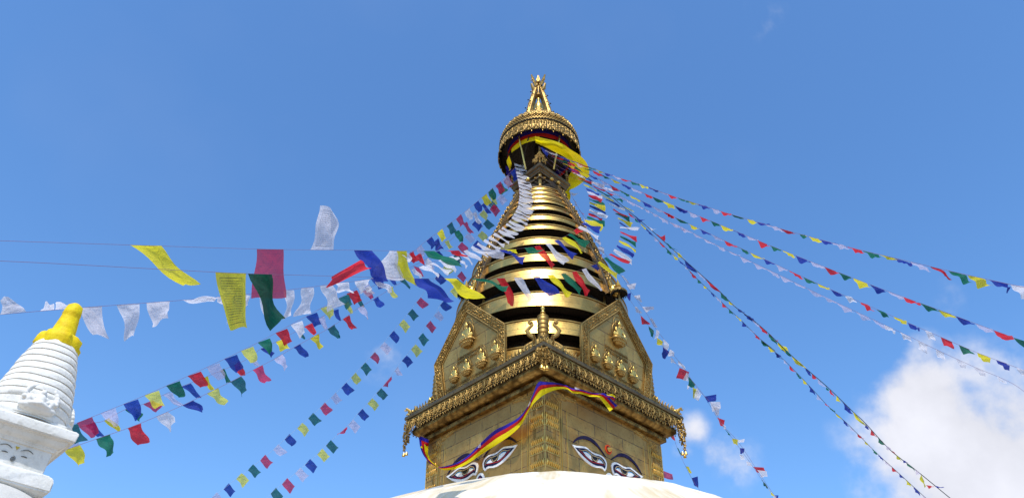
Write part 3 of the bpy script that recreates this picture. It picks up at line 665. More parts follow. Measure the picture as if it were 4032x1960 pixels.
# ------------------------------------------------ great parasol
mb=MB(); mb.lathe([(1.62,H(23.0)),(1.60,H(23.60)),(1.56,H(23.60)),(1.56,H(23.1))],n=72); mb.lathe([(1.60,H(23.55)),(1.0,H(23.6)),(.2,H(23.7))],n=48)
pz=mb.build('great_parasol',SHADE_DARK,S)
mb=MB(); mb.lathe([(1.62,H(23.585)),(1.67,H(23.60)),(1.675,H(23.625)),(1.62,H(23.65))],n=72); mb.build('parasol_rim',SHADE_DARK,pz)
mb=MB(); mb.lathe([(1.62,H(23.64)),(1.645,H(23.70)),(1.61,H(23.90)),(1.54,H(23.95))],n=72)
for i in range(84):
    for z,o in ((23.70,0),(23.80,.5),(23.88,0)):
        a=2*PI*(i+o)/84; mb.ball((math.cos(a)*1.625,math.sin(a)*1.625,H(z)),(.05,.05,.035),1)
mb.build('braided_band',G_ORN,pz)
mb=MB(); mb.lathe([(1.54,H(23.94)),(1.40,H(24.25)),(1.2,H(24.5)),(.6,H(24.9)),(.36,H(25.4)),(.22,H(25.95)),(.0,H(26.0))],n=64); mb.build('parasol_roof',G_ORN,pz)
bm=MB(); r=random.Random(2)
T0=Matrix.Rotation(-PI/2,4,'X')
disc_=[(.13*math.cos(2*PI*i/18),.14*math.sin(2*PI*i/18)) for i in range(18)]
bm.prism(disc_,-.02,.02); bm.tube([(.12*math.cos(2*PI*i/18),-.025,.13*math.sin(2*PI*i/18)) for i in range(19)],.016,5); bm.ball((0,-.03,.0),(.045,.03,.05),2)
for q in range(3): bm.ball((-.075+.075*q,-.03,-.10-.02*(q==1)),(.035,.03,.03),1)
for s in(-1,1): bm.ball((s*.07,-.03,.05),(.025,.02,.03),1)
RM=bm.mesh('roundel'); RM.materials.append(G_ORN2)
for i in range(36):
    a=2*PI*i/36; o=bpy.data.objects.new('roundel',RM); col.objects.link(o); o.parent=pz; o.location=(math.cos(a)*1.52,math.sin(a)*1.52,H(24.12)); o.rotation_euler=(R(-16),0,a+PI/2); o.scale=(1.02,1.2,1.22)
bm=MB()
bm.box((0,0,-.01),(.278,.03,.03)); 
pl=[(-.135,0),(.135,0),(.135,-.50),(.115,-.56),(.06,-.60),(0,-.575),(-.06,-.60),(-.115,-.56),(-.135,-.50)][::-1]
bm.prism(pl,-.004,.004); bm.tube([(x*.93,-.012,z*.97-.01) for x,z in pl+[pl[0]]],.010,5)
r=random.Random(9); bm.ball((0,-.02,-.34),(.05,.035,.05),2); bm.tube([(.075*math.cos(2*PI*i/12),-.012,-.34+.075*math.sin(2*PI*i/12)) for i in range(13)],.011,5)
for s in(-1,1):
    for z in (-.08,-.17,-.46,-.53): bm.tube([Vector((s*p.x,-.012,p.z)) for p in spiral((.065,0,z),.045,.012,1.15,r.uniform(0,6),9)],[.012]*10,4)
for q in range(9): bm.ball((r.uniform(-.1,.1),-.012,r.uniform(-.2,-.05)),(.018,.014,.018),1)
bm.ball((0,-.02,-.13),(.03,.02,.05),1)
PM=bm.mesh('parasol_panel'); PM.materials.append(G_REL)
for i in range(36):
    a=2*PI*(i+.5)/36; o=bpy.data.objects.new('parasol_panel',PM); col.objects.link(o); o.parent=pz; o.location=(math.cos(a)*1.625,math.sin(a)*1.625,H(23.55)); o.rotation_euler=(R(-6),R(rnd.uniform(-1,1)),a+PI/2)
for i in range(24):
    a=2*PI*(i+.3)/24; b=bpy.data.objects.new('bell',bm_); col.objects.link(b); b.parent=pz; b.location=(math.cos(a)*1.66,math.sin(a)*1.66,H(22.93)); b.scale=(.45,.45,.6)
# ------------------------------------------------ pinnacle
mb=MB(); mb.lathe([(.14,H(25.9)),(.17,H(26.02)),(.20,H(26.15)),(.195,H(26.30)),(.15,H(26.42)),(.10,H(26.48)),(.105,H(26.52)),(.07,H(26.58)),(.045,H(26.66)),(.07,H(26.72)),(.075,H(26.78)),(.05,H(26.86)),(.02,H(26.92)),(.018,H(28.1))],n=24)
for i in range(10): a=2*PI*i/10; mb.ball((.17*math.cos(a),.17*math.sin(a),H(25.98)),.055,2)
pn=mb.build('pinnacle',G_BRIGHT,S)
mb=MB(); mb.lathe([(.16,H(26.98)),(.155,H(27.02)),(.11,H(27.10)),(.06,H(27.2)),(.05,H(27.28)),(.0,H(27.33))],n=20); mb.lathe([(.155,H(26.98)),(.0,H(27.01))],n=20); mb.build('lower_canopy_bell',G_ORN,pn)
mb=MB(); mb.lathe([(.14,H(27.88)),(.145,H(27.92)),(.115,H(27.97)),(.12,H(28.01)),(.085,H(28.08)),(.09,H(28.12)),(.05,H(28.2)),(.02,H(28.34))],n=20); mb.lathe([(.14,H(27.89)),(.0,H(27.92))],n=20)
for i in range(4):
    a=PI/4+i*PI/2; mb.tube([(.11*math.cos(a),.11*math.sin(a),H(28.0)),(.06*math.cos(a),.06*math.sin(a),H(28.22)),(.025*math.cos(a),.025*math.sin(a),H(28.38)),(.05*math.cos(a),.05*math.sin(a),H(28.46))],[.02,.018,.016,.008],5)
mb.ball((0,0,H(28.38)),.04,1)
mb.build('top_canopy_bell',G_ORN,pn)
leg=None
for k in range(4):
    if leg is None:
        mb=MB(); r=random.Random(8)
        pts=[(0,-.78,H(24.6)),(0,-.65,H(25.3)),(0,-.51,H(26.0)),(0,-.37,H(26.6)),(0,-.25,H(27.1)),(0,-.15,H(27.5)),(0,-.11,H(27.75))]
        mb.tube(pts,[.12,.115,.105,.10,.09,.075,.06],7)
        for i in range(46):
            t=i/45*5.99; q=int(t); f=t-q; p=Vector(pts[q]).lerp(Vector(pts[q+1]),f); mb.ball((p.x+r.uniform(-.07,.07),p.y-.07*r.uniform(.5,1.1),p.z),(.05*r.uniform(.6,1.0),.045,.055),1)
        mb.tube([(0,-.14,H(27.5)),(0,-.24,H(27.75)),(0,-.36,H(27.98)),(0,-.43,H(28.12)),(0,-.39,H(28.16))],[.06,.075,.055,.035,.02],6)
        mb.tube([(0,-.24,H(27.1)),(0,-.36,H(27.28)),(0,-.43,H(27.48)),(0,-.38,H(27.55))],[.06,.075,.05,.025],6)
        for i in range(14): mb.ball((r.uniform(-.07,.07),-.2-.2*r.random(),H(27.2+.8*r.random())),.032,1)
        leg=mb.build('carved_leg',G_ORN,pn,rz=PI/4)
        mb=MB()
        for i in range(9): t=i/8; mb.ball((r.choice((-1,1))*.1,-.86*(1-t)-.22*t-.08,H(24.7+2.7*t)),.035,1)
        mb.build('leaf_bell',BLACKM,leg)
    else: copyto(leg,pn,rot=(0,0,PI/4+k*PI/2))
# ================================================================ cloth valance under the parasol
V=empty('parasol_valance',(TX,TY,H(22.9)),TROT)
tag(V,'blue, red and yellow valance under the gold parasol, yellow part blown right','valance')
def wob(a,k,s): return k*math.sin(a*7+s)+k*.6*math.sin(a*13+2*s)
def vband(name,mat,z0,z1,r0,r1,a0,a1,s=0.):
    P=[]
    for i in range(5):
        t=i/4; P.append([(math.cos(a)*(r0+(r1-r0)*t+wob(a,.02,s)*t),math.sin(a)*(r0+(r1-r0)*t+wob(a,.02,s)*t),(z0+(z1-z0)*t)-22.9) for a in [a0+(a1-a0)*q/90 for q in range(91)]])
    mb=MB(); mb.grid(P); return mb.build(name,mat,V)
vband('blue_band',BAN['blue'],23.40,23.12,1.32,1.31,-PI*1.05,PI*.35)
vband('red_band',BAN['red'],23.12,22.93,1.31,1.30,-PI*1.05,PI*.3,1.)
vband('yellow_band',BAN['yellow'],22.93,22.74,1.30,1.25,-PI*.84,-PI*.5,2.)
def gridpx(rows,n,dists,amp=0.,seed=0,sub=4):
    # rows: list of (outer px, inner px); smooth interpolation along rows
    def cr(p,i,t):
        a,b,c,d=[p[max(0,min(len(p)-1,i+k))] for k in (-1,0,1,2)]
        return [0.5*((2*b[q])+(-a[q]+c[q])*t+(2*a[q]-5*b[q]+4*c[q]-d[q])*t*t+(-a[q]+3*b[q]-3*c[q]+d[q])*t**3) for q in range(len(b))]
    D=[(*r[0],*r[1],dd) for r,dd in zip(rows,dists)]; G=[]
    for i in range(len(D)-1):
        for k in range(sub): G.append(cr(D,i,k/sub))
    G.append(D[-1]); out_=[]
    for i,(x0,y0,x1,y1,dd) in enumerate(G):
        row=[]
        for j in range(n+1):
            t=j/n; w=amp*(noise.noise(Vector((i*.22+seed,t*2.2,seed*3.1)))+.5*math.sin(t*5+i*.25+seed))
            row.append(at(x0+(x1-x0)*t,y0+(y1-y0)*t,dd+w*1.0))
        out_.append(row)
    return out_
def zu(x,y): return (1900+x/2.504,270+y/2.504)
rows=[(zu(518,668),zu(524,732)),(zu(600,688),zu(620,775)),(zu(700,712),zu(700,818)),(zu(790,745),zu(790,862)),(zu(870,800),zu(860,915)),(zu(950,850),zu(880,985)),(zu(1018,918),zu(880,1010)),(zu(1052,1005),zu(865,1035)),(zu(1040,1062),zu(850,1060)),(zu(978,1130),zu(840,1085)),(zu(905,1178),zu(838,1120)),(zu(860,1200),zu(820,1160)),(zu(868,1245),zu(800,1200)),((2245,785),(2216,752)),((2238,800),(2214,770))]
G=gridpx(rows,10,[29.9,29.9,30.0,30.2,30.4,30.7,31,31.2,31.3,31.3,31.2,31.1,31.0,31.0,31.0],.13,1.)
mb=MB(); mb.grid([[Vector(p)-V.location for p in r] for r in G]); o=mb.build('yellow_cloth',BAN['yellow'],V); o.rotation_euler=(0,0,-TROT)
mb=MB(); G=gridpx([(zu(238,905),zu(262,860)),(zu(242,940),zu(285,930)),(zu(262,985),zu(282,960)),(zu(262,1010),zu(275,1000))],4,[30.6,30.7,30.8,30.8],.05,4.)
mb.grid([[Vector(p)-V.location for p in r] for r in G]); o=mb.build('yellow_cloth',BAN['yellow'],V); o.rotation_euler=(0,0,-TROT)
mb=MB()
for k,(x,y) in enumerate([(240,980),(235,1010),(250,1025),(265,985),(230,960)]):
    q=[at(*zu(x,y),31.2),at(*zu(x+28,y+6),31.3),at(*zu(x+22,y+40),31.2),at(*zu(x-3,y+30),31.3)]
    mb.grid([[q[0]-V.location,q[1]-V.location],[q[3]-V.location,q[2]-V.location]])
o=mb.build('blue_cloth_end',BAN['blue'],V); o.rotation_euler=(0,0,-TROT)
# ================================================================ tricolour banner across the tower
def zh(x,y): return (1560+x/2.2596,1500+y/2.2596)
BT=[((200,490),(285,600)),((215,590),(285,648)),((250,668),(312,705)),((310,733),(362,748)),((385,760),(405,782)),((470,745),(470,790)),((560,712),(560,768)),((650,650),(660,716)),((745,555),(772,640)),((870,440),(900,560)),((980,385),(1020,478)),((1090,320),(1112,388)),((1168,225),(1178,272)),((1212,130),(1218,205)),((1262,12),(1292,135)),((1330,6),(1362,97)),((1430,15),(1440,72)),((1510,35),(1520,72)),((1560,60),(1570,106)),((1650,75),(1640,112)),((1740,100),(1722,135)),((1812,108),(1796,140)),((1862,112),(1822,165)),((1930,180),(1862,215)),((1968,214),(1900,268))]
BN=empty('tricolour_banner',tuple(at(*zh(700,650),26.)))
tag(BN,'long blue, red and yellow cloth banner draped across the golden tower above the eyes','banner')
def bandpt(u,v,lift):
    side=-1 if u<2141 else 1
    a=-PI/2+TROT+side*PI/4; n=Vector((math.cos(a),math.sin(a),0)); q=ray(u,v); c=Vector((TX,TY,0))
    t=(2.62+lift+n.dot(c))/n.dot(q); return q*t+Vector((0,0,EYE))
def bandgrid(T,f0,f1,seed):
    D=[(*zh(*a),*zh(*b)) for a,b in T]; G=[]
    for i in range(len(D)-1):
        for k in range(5):
            t=k/5; p=[D[max(0,min(len(D)-1,i+m))] for m in (-1,0,1,2)]
            G.append([0.5*((2*p[1][q])+(-p[0][q]+p[2][q])*t+(2*p[0][q]-5*p[1][q]+4*p[2][q]-p[3][q])*t*t+(-p[0][q]+3*p[1][q]-3*p[2][q]+p[3][q])*t**3) for q in range(4)])
    G.append(D[-1]); R_=[]
    for i,(x0,y0,x1,y1) in enumerate(G):
        row=[]
        for j in range(4):
            t=f0+(f1-f0)*j/3; x,y=x0+(x1-x0)*t,y0+(y1-y0)*t
            near=max(0,1-abs(x-2141)/90)
            lift=.12+.30*near+.42*max(0,min(1,(x-2190)/60))+.07*math.sin(i*.35+t*2.5+seed)+.05*noise.noise(Vector((i*.2,t*2,seed)))
            row.append(bandpt(x,y,lift)-BN.location)
        R_.append(row)
    return R_
for nm,mt,f0,f1 in (('blue_stripe','blue',0,.27),('red_stripe','red',.27,.58),('yellow_stripe','yellow',.58,1.0)):
    mb=MB(); mb.grid(bandgrid(BT,f0,f1,0.)); mb.build(nm,BAN[mt],BN)
T2=[((1800,112),(1800,140)),((1850,112),(1845,140)),((1890,118),(1880,140)),((1925,115),(1930,165)),((1950,130),(1945,178))]
for nm,mt,f0,f1 in (('yellow_stripe','yellow',0,.4),('blue_stripe','blue',.4,.6),('red_stripe','red',0.6,1.)):
    mb=MB(); mb.grid(bandgrid(T2,f0,f1,2.)); mb.build(nm,BAN[mt],BN)
T3=[((205,480),(215,590)),((245,500),(250,600)),((290,520),(285,610))]
for nm,mt,f0,f1 in (('blue_stripe','blue',0,.33),('red_stripe','red',.33,.66),('yellow_stripe','yellow',.66,1.)):
    mb=MB(); mb.grid(bandgrid(T3,f0,f1,5.)); mb.build(nm,BAN[mt],BN)
for T4 in ([((722,595),(725,600)),((752,553),(760,603))],[((1585,62),(1592,84)),((1622,72),(1640,88))],[((1172,222),(1172,240)),((1192,185),(1194,205))]):
    mb=MB(); Gq=bandgrid(T4,0,1,0); Gq=[[p+Vector((0,-.06,0)) for p in r] for r in Gq]; mb.grid(Gq); mb.build('white_patch',CLOTH['W'],BN)
# ================================================================ prayer flag strings
ZR={0:(0,0,1.),1:(0,780,2.087),2:(900,780,2.087),3:(200,1280,1.841),4:(1000,1100,1.4556),5:(1600,620,2.503),6:(2100,520,2.0867),7:(2600,640,1.6473),8:(2400,1050,1.3756),9:(1700,740,2.2357)}
def zp(z,x,y): a,b,s=ZR[z]; return (a+x/s,b+y/s)
def catmull(P,sub=8):
    o=[]
    for i in range(len(P)-1):
        a,b,c,d=[P[max(0,min(len(P)-1,i+k))] for k in (-1,0,1,2)]
        for k in range(sub):
            t=k/sub; o.append([0.5*((2*b[q])+(-a[q]+c[q])*t+(2*a[q]-5*b[q]+4*c[q]-d[q])*t*t+(-a[q]+3*b[q]-3*c[q]+d[q])*t**3) for q in range(3)])
    o.append(list(P[-1])); return o
THINNED=[]
class Cord:
    def __init__(s,label,pts,group='prayer flag strings tied to the golden spire',rad=.0042,mat=None,linear=False):
        s.pts=pts; s.c=catmull(pts); P=[at(*q) for q in s.c]; s.P=P
        s.e=empty('prayer_flag_string',tuple(P[0])); tag(s.e,label,'flag string',group); s.o=P[0]
        mb=MB(); mb.tube([p-s.o for p in P],rad,5); mb.build('cord',mat or CORD,s.e); s.k=0
        s.L=[0]
        for i in range(1,len(P)): s.L.append(s.L[-1]+(P[i]-P[i-1]).length)
    def dist(s,u,v):
        b=None
        for i in range(len(s.c)-1):
            a,c=s.c[i],s.c[i+1]; dx,dy=c[0]-a[0],c[1]-a[1]; l=dx*dx+dy*dy or 1; t=max(0,min(1,((u-a[0])*dx+(v-a[1])*dy)/l))
            e=(a[0]+dx*t-u)**2+(a[1]+dy*t-v)**2
            if b is None or e<b[0]: b=(e,a[2]+(c[2]-a[2])*t,(a[0]+dx*t,a[1]+dy*t))
        return b
    def flag(s,colr,a,b,c,d,special=None,bow=None,Ltrue=.55,amp=1.,snap=True,res=(7,9)):
        # a,b: top corners on the cord; c,d: bottom corners (photo pixels)
        s.k+=1; r=random.Random(s.k*17+len(s.c)); ea=s.dist(*a); eb=s.dist(*b); da,db=ea[1],eb[1]
        if snap and ea[0]<160: a=ea[2]
        m=math.hypot((c[0]+d[0]-a[0]-b[0])/2,(c[1]+d[1]-a[1]-b[1])/2)*((da+db)/2)/FPX
        off=min(.28,math.sqrt(max(0,Ltrue**2-m**2)))*r.choice((1,1,-.5))
        A,B=at(*a,da),at(*b,db); C_,D_=at(*c,db+off),at(*d,da+off)
        up=((A+B)/2-(C_+D_)/2); wd=B-A; nrm=wd.cross(up); nrm=nrm.normalized() if nrm.length>1e-7 else Vector((0,-1,0))
        W,Hh=wd.length,up.length; bw=bow if bow is not None else r.uniform(-.06,.06); ph=r.uniform(0,6); fr=r.uniform(1.3,2.4); nx,ny=res; G=[]
        lat=wd.normalized() if W>1e-6 else Vector((1,0,0))
        for i in range(ny+1):
            v=i/ny; row=[]
            for j in range(nx+1):
                u=j/nx; p=A.lerp(B,u).lerp(D_.lerp(C_,u),v)
                ww=amp*min(.05,.12*min(W,Hh)+.012)*v**.6*(math.sin(fr*PI*v+ph+u*2.2)+.6*math.sin(PI*2*u+ph*2))
                p=p+nrm*ww+lat*(bw*Hh*math.sin(PI*v)+.035*W*math.sin(v*7+ph)*v)+up.normalized()*(.045*Hh*math.sin(u*4+ph)*v*v)
                row.append(p-s.o)
            G.append(row)
        mb=MB(); mb.grid(G); o=mb.build('flag',(special or CLOTH)[colr],s.e); o['label']=CNAME[colr]+' flag'; return o
    def zflags(s,z,txt,**kw):
        for ln in txt.split(';'):
            q=ln.split()
            if not q: continue
            sp=None; cch=q[0]
            if cch[0]=='*': sp=CLOTHP; cch=cch[1:]
            n=[float(x) for x in q[1:]]; P=[zp(z,n[i],n[i+1]) for i in range(0,8,2)]; k2=dict(kw)
            if len(n)>8: k2['bow']=n[8]
            if 'special' in k2 and sp is None: sp=k2.pop('special')
            k2.pop('special',None)
            if s in THINNED and sp is None and rnd.random()<.55: sp=THIN
            s.flag(cch,*P,special=sp,**k2)
def P3(*a):   # (zone,x,y,dist)...
    return [(*zp(z,x,y),d) for z,x,y,d in a]
# --- string A: from the parasol, looping in front of the spire and away to the upper left
A=Cord('upper foreground flag string with the big pink flag, looping across the spire',
 P3((0,2120,575,30.60),(6,58,128,30.20),(6,150,193,29.60),(6,285,298,28.60),(6,410,428,27.40),(9,1355,2,26.80),(9,1378,62,26.00),(9,1390,138,27.58),(9,1378,232,26.26),(9,1345,288,25.04),(9,1285,347,23.6),(9,1195,413,22.6),(9,1080,463,21.5),(9,905,514,20.5),(9,640,543,19.2),(9,340,547,18.0),(2,1790,432,16.9),(2,1500,434,14.4),(2,1030,428,12.0),(2,232,418,10.2),(1,1070,385,8.97),(1,0,350,8.50)),rad=.0021,mat=CORD)
A.zflags(6,'B 58 130 75 125 128 180 110 212;W 90 155 100 152 200 190 190 196;R 150 195 162 195 250 228 240 232;G 190 228 200 227 300 250 290 262;Y 230 260 240 258 335 290 330 303;B 285 300 295 298 388 340 380 352;W 325 335 335 333 430 380 400 378;R 370 380 377 376 478 412 475 430;G 385 400 394 396 480 430 478 442;Y 415 440 410 428 522 475 520 489')
A.zflags(9,'B 1360 15 1355 2 1480 48 1475 70;W 1370 45 1365 30 1507 78 1500 102;R 1380 75 1378 60 1508 98 1495 140;G 1385 105 1383 92 1522 143 1515 158;Y 1390 138 1389 122 1532 150 1522 197;B 1390 165 1391 150 1533 208 1530 232;W 1385 200 1390 186 1545 242 1540 271;R 1378 235 1384 220 1508 273 1500 294;G 1362 262 1370 249 1528 295 1520 334;Y 1345 290 1358 278 1510 308 1495 377;B 1320 320 1340 305 1480 352 1478 403;W 1285 350 1310 334 1478 415 1465 447;R 1250 380 1280 355 1330 385 1285 410 -.1',amp=.8)
A.zflags(9,'G 1195 415 1228 402 1375 485 1355 532;Y 1145 440 1178 430 1330 545 1310 580;B 1080 465 1118 456 1275 580 1250 614 -.05;W 1000 495 1042 488 1192 640 1155 687 -.06;R 905 515 952 508 1095 680 1042 709 -.08;G 800 532 885 522 972 565 860 580 .05;Y 640 543 740 540 762 582 700 565;B 590 546 655 545 828 622 800 652 .10;*W 350 547 585 543 645 615 490 598 .1;W 500 560 590 548 640 620 560 622',Ltrue=.6)
A.zflags(2,'R 1788 432 1892 430 1945 490 1865 470;G 1580 433 1690 434 1912 556 1705 525 .05;Y 1380 433 1465 433 1522 725 1425 652 -.04;*W 1325 436 1400 436 1425 655 1180 658 -.10;W 1402 436 1480 452 1502 535 1440 500;B 1030 428 1178 432 1330 690 1150 640 0;*W 672 424 862 427 885 92 748 72 .12',Ltrue=.62)
A.zflags(2,'*R 232 418 452 420 452 798 178 842 .02',amp=.5); A.zflags(1,'Y 1070 386 1325 390 1600 716 1505 732 -.03',amp=.8)
# --- string B
B=Cord('lower foreground flag string with the printed yellow and dark green flags',
 P3((0,2128,583,30.60),(6,190,188,29.60),(6,278,248,29.20),(6,400,363,28.50),(6,483,440,28.00),(6,590,553,27.40),(6,672,668,28.14),(6,705,745,27.02),(6,713,800,26.17),(6,712,858,25.14),(6,685,935,23.6),(6,625,1003,22.9),(6,530,1068,22.2),(9,1320,718,21.7),(9,1140,755,20.6),(9,890,780,19.4),(9,570,795,18.6),(9,345,798,18.0),(9,110,796,16.9),(2,1515,660,14.3),(2,845,640,10.4),(2,160,620,8.26),(1,1770,608,8.14),(1,470,538,7.91),(1,0,516,7.79)),rad=.0021,mat=CORD)
B.zflags(6,'B 190 190 203 193 305 232 290 246;R 278 250 290 248 346 275 335 290;G 335 290 345 288 396 315 385 323;Y 385 335 395 332 476 368 440 374;B 400 365 411 362 500 410 480 413;W 460 410 475 405 586 440 575 457;R 483 445 492 440 592 480 582 489;G 520 478 529 473 631 525 620 532;Y 553 515 561 510 666 562 660 574;B 590 555 598 550 710 605 700 618;W 620 592 628 587 757 630 745 646;R 652 636 660 629 774 690 765 699;G 672 672 675 665 796 698 790 742;Y 690 710 695 702 821 748 800 779;B 705 748 709 739 800 785 790 803;W 712 788 714 779 868 788 865 813;R 715 825 715 817 852 860 852 896;G 712 860 714 852 849 898 845 942;Y 700 898 706 888 851 965 836 986;B 683 940 691 928 829 985 820 1033;W 655 975 668 960 820 1050 800 1093;R 622 1010 638 998 790 1065 785 1093;G 578 1040 600 1026 745 1140 705 1180;Y 528 1070 547 1060 700 1165 680 1204 -.06;B 475 1105 520 1086 532 1110 537 1146',amp=.8)
B.zflags(9,'W 1320 720 1360 706 1502 880 1490 912 -.06;R 1235 740 1275 732 1402 905 1355 949 -.06;G 1138 760 1178 752 1332 890 1295 946 -.08;Y 1020 772 1070 765 1238 930 1190 955 -.05;B 890 785 948 778 1135 915 1030 965 .06;W 725 793 797 787 945 975 862 980 -.09;R 570 795 642 793 722 1050 655 1010 .12;G 348 798 442 797 692 888 640 895 .08;Y 110 797 212 796 447 975 302 995 .05',Ltrue=.6)
B.zflags(2,'B 1515 660 1642 662 1872 838 1650 812 -.02;W 1160 655 1212 658 1342 765 1302 780 .12;*G 160 620 355 624 455 982 390 1072 -.06',Ltrue=.62)
B.flag('R',zp(2,850,642),zp(2,1085,508),zp(2,1168,585),zp(2,820,718),bow=.02,Ltrue=.3,snap=False)
B.zflags(1,'*Y 1770 608 2022 616 2045 1080 1895 1066 -.04',amp=.6)
# --- string C: all white
C=Cord('all white flag string falling from the parasol left of the spire',
 P3((5,1065,70,31),(5,1078,140,30.4),(5,1098,230,29.6),(5,1112,310,28.8),(5,1114,400,28),(5,1095,490,27.2),(5,1060,560,26.6),(5,1000,645,25.8),(5,905,728,24.6),(5,760,822,23),(5,630,892,21.8),(5,430,975,20),(5,220,1045,18.4),(5,50,1100,17.2),(2,1160,665,15.4),(2,880,700,14.2),(2,600,740,13.2),(1,1800,812,12.2),(1,1205,860,11.6),(1,660,900,11.4),(1,0,955,11.2)),rad=.0026)
for i,(x,y) in enumerate([(1065,80),(1072,118),(1083,160),(1090,195),(1097,230),(1103,262),(1108,292),(1113,330),(1114,362),(1114,398),(1110,430),(1104,458),(1096,490),(1085,512),(1072,538),(1052,570),(1035,597),(1008,640),(975,668),(935,703),(903,730),(855,762),(805,798),(758,826),(692,858),(635,893)]):
    t=i/25; dx=118+45*t; dy=(16+75*t) if i>6 else 20+i*2; h=24+6*t
    ux,uy=(0,-h) if i<12 else (h*.55,-h*.75)
    q=[(x,y),(x+ux,y+uy),(x+ux*.9+dx+rnd.uniform(-8,8),y+uy*.8+dy+rnd.uniform(-6,6)),(x+dx+rnd.uniform(-8,8),y+dy+rnd.uniform(-4,8))]
    C.flag('W',*[zp(5,*k) for k in q],amp=.8,bow=-.04)
C.zflags(5,'W 560 925 600 908 742 1000 720 1025 .04;W 525 960 560 945 675 1040 655 1052;W 525 1020 548 1015 606 1070 590 1092;W 420 985 460 970 540 1000 500 1020;W 310 1012 350 1000 492 1080 488 1142 .04;W 222 1045 265 1035 440 1120 420 1150 .05;W 120 1078 165 1065 335 1160 310 1168 -.06;W 45 1100 85 1090 152 1180 140 1190;W 175 1040 212 990 272 1105 250 1115',Ltrue=.6)
C.zflags(2,'W 1035 680 1165 668 1100 740 1072 776 .05;W 880 705 985 690 1025 786 912 770 .04;W 752 720 850 712 946 880 825 926 -.04;W 598 742 698 732 660 960 548 962 .06;W 455 765 538 755 500 978 455 986 .05;W 248 800 300 790 332 1005 300 1003;W 130 800 178 800 165 880 150 880;W 1110 740 1160 720 1180 775 1140 778',Ltrue=.62)
C.zflags(1,'W 1862 806 1905 804 1888 1020 1855 1020;W 1775 812 1862 806 1868 902 1800 870;W 1495 838 1580 836 1775 815 1755 867 -.28;W 1205 860 1395 848 1385 985 1265 1070 -.04;W 960 880 1145 868 1098 1145 1030 1152 .05;W 662 898 838 888 906 1162 768 1122 -.07;W 450 915 600 903 590 865 450 845 .05;W 330 920 445 915 440 860 385 862;W 0 953 215 932 72 815 0 830 .1',Ltrue=.62)
# --- the coloured strings falling to the left
def seqflags(cord,z,items,shape,sc0,sc1,amp=1.,jit=.12,seed=1,Ltrue=.5,z2=None):
    r=random.Random(seed); n=len(items)
    for i,(cch,x,y) in enumerate(items):
        a=zp(z,x,y) if not isinstance(x,tuple) else x
        s_=sc0+(sc1-sc0)*i/max(1,n-1); q=[a]
        for dx,dy in shape: q.append((a[0]+s_*dx*(1+r.uniform(-jit,jit)),a[1]+s_*dy*(1+r.uniform(-jit,jit))))
        cord.flag(cch,*q,amp=amp,Ltrue=Ltrue)
D1P=[('B',2009,680),('W',1980,706),('R',1951,732),('G',1921,756),('Y',1895,780),('B',1863.7,806),('W',1828.5,836),('R',1794.6,860),('G',1758.6,890),('Y',1721,918),('B',1679,948),('W',1639,980),('R',1607,1005),('G',1555,1042),('B',1460,1098),('W',1412,1128),('R',1365,1156),('G',1331,1172),('Y',1262,1214),('B',1204,1245),('W',1145,1278),('R',1084.5,1309.5),('G',1015,1348),('Y',948.5,1380.5),('B',883,1413),('W',813,1446),('R',738,1480),('G',653.6,1518),('Y',569,1556),('B',486,1591),('W',396.6,1626.6),('R',302,1662),('G',243,1688)]
def mk(label,pts,d0,d1,extra=None,**kw):
    n=len(pts); return Cord(label,[(u,v,d0+(d1-d0)*(i/(n-1))**.8) for i,(u,v) in enumerate(pts)]+(extra or []),**kw)
D1=mk('uppermost of three colourful flag strings ending beside the small white stupa',[(2030,655)]+[(x,y) for c,x,y in D1P[::2]]+[(230,1700),(120,1745)],31,17)
S1=[(.050,-.018),(.078,.042),(.055,.060)]
for c,x,y in D1P:
    r=random.Random(int(x)); t=max(0,min(1,(2010-x)/1750)); s=400+700*t; L=s*(1.0 if c!='B' else .95)
    if x>1600: q=[(x,y),(x+20,y-17),(x+38,y+18),(x+20,y+33)]
    else:
        e=.42+.58*t**.9; q=[(x,y),(x+62*e,y-22*e),(x+86*e*r.uniform(.9,1.1),y+44*e*r.uniform(.85,1.1)),(x+54*e*r.uniform(.85,1.1),y+62*e*r.uniform(.85,1.15))]
    D1.flag(c,*q,special=THIN if r.random()<.6 else None,amp=.6,Ltrue=.48,bow=r.uniform(-.04,.04))
D2=mk('middle of three colourful flag strings left of the tower, half hidden',[(2035,665),(1990,706),(1958,734),(1927,768),(1896,808),(1859,842),(1824,880),(1788,912),(1750,952),(1712,992),(1660,1030),(1434,1144),(1355,1196),(1200,1285),(1087,1345),(1027,1372),(987,1405),(922,1437),(868,1459),(803,1486),(713,1522),(643,1554),(564,1590),(493,1611),(409,1655),(368,1665),(250,1700)],31,18.5)
THINNED.append(D2)
D2.zflags(5,'R 955 225 1000 180 1062 270 1000 308;G 893 285 945 255 992 330 940 372;Y 818 368 850 355 908 450 880 468;B 738 475 768 448 825 545 800 558;W 650 555 690 535 742 640 718 655;R 558 660 598 632 650 740 630 752;G 470 735 520 715 570 820 520 838 .05;Y 375 830 415 812 465 885 430 905;B 275 830 315 795 368 905 300 918;B 280 935 325 920 372 975 325 1010')
D2.zflags(2,'R 1475 470 1500 438 1540 495 1520 525;R 1530 480 1578 447 1608 550 1590 548;W 1605 520 1640 490 1690 580 1670 600;R 1530 580 1560 568 1605 640 1580 650;B 1320 670 1370 655 1385 715 1370 720;G 1405 680 1440 660 1500 735 1490 742;R 1105 768 1165 735 1200 820 1175 835;G 1050 812 1080 795 1112 885 1085 895;Y 948 870 985 850 1020 940 1000 956;B 858 925 905 910 920 1000 905 1015;W 725 1000 785 965 812 1060 795 1078;R 620 1055 688 1025 718 1112 700 1128;G 585 1130 610 1112 636 1150 625 1163')
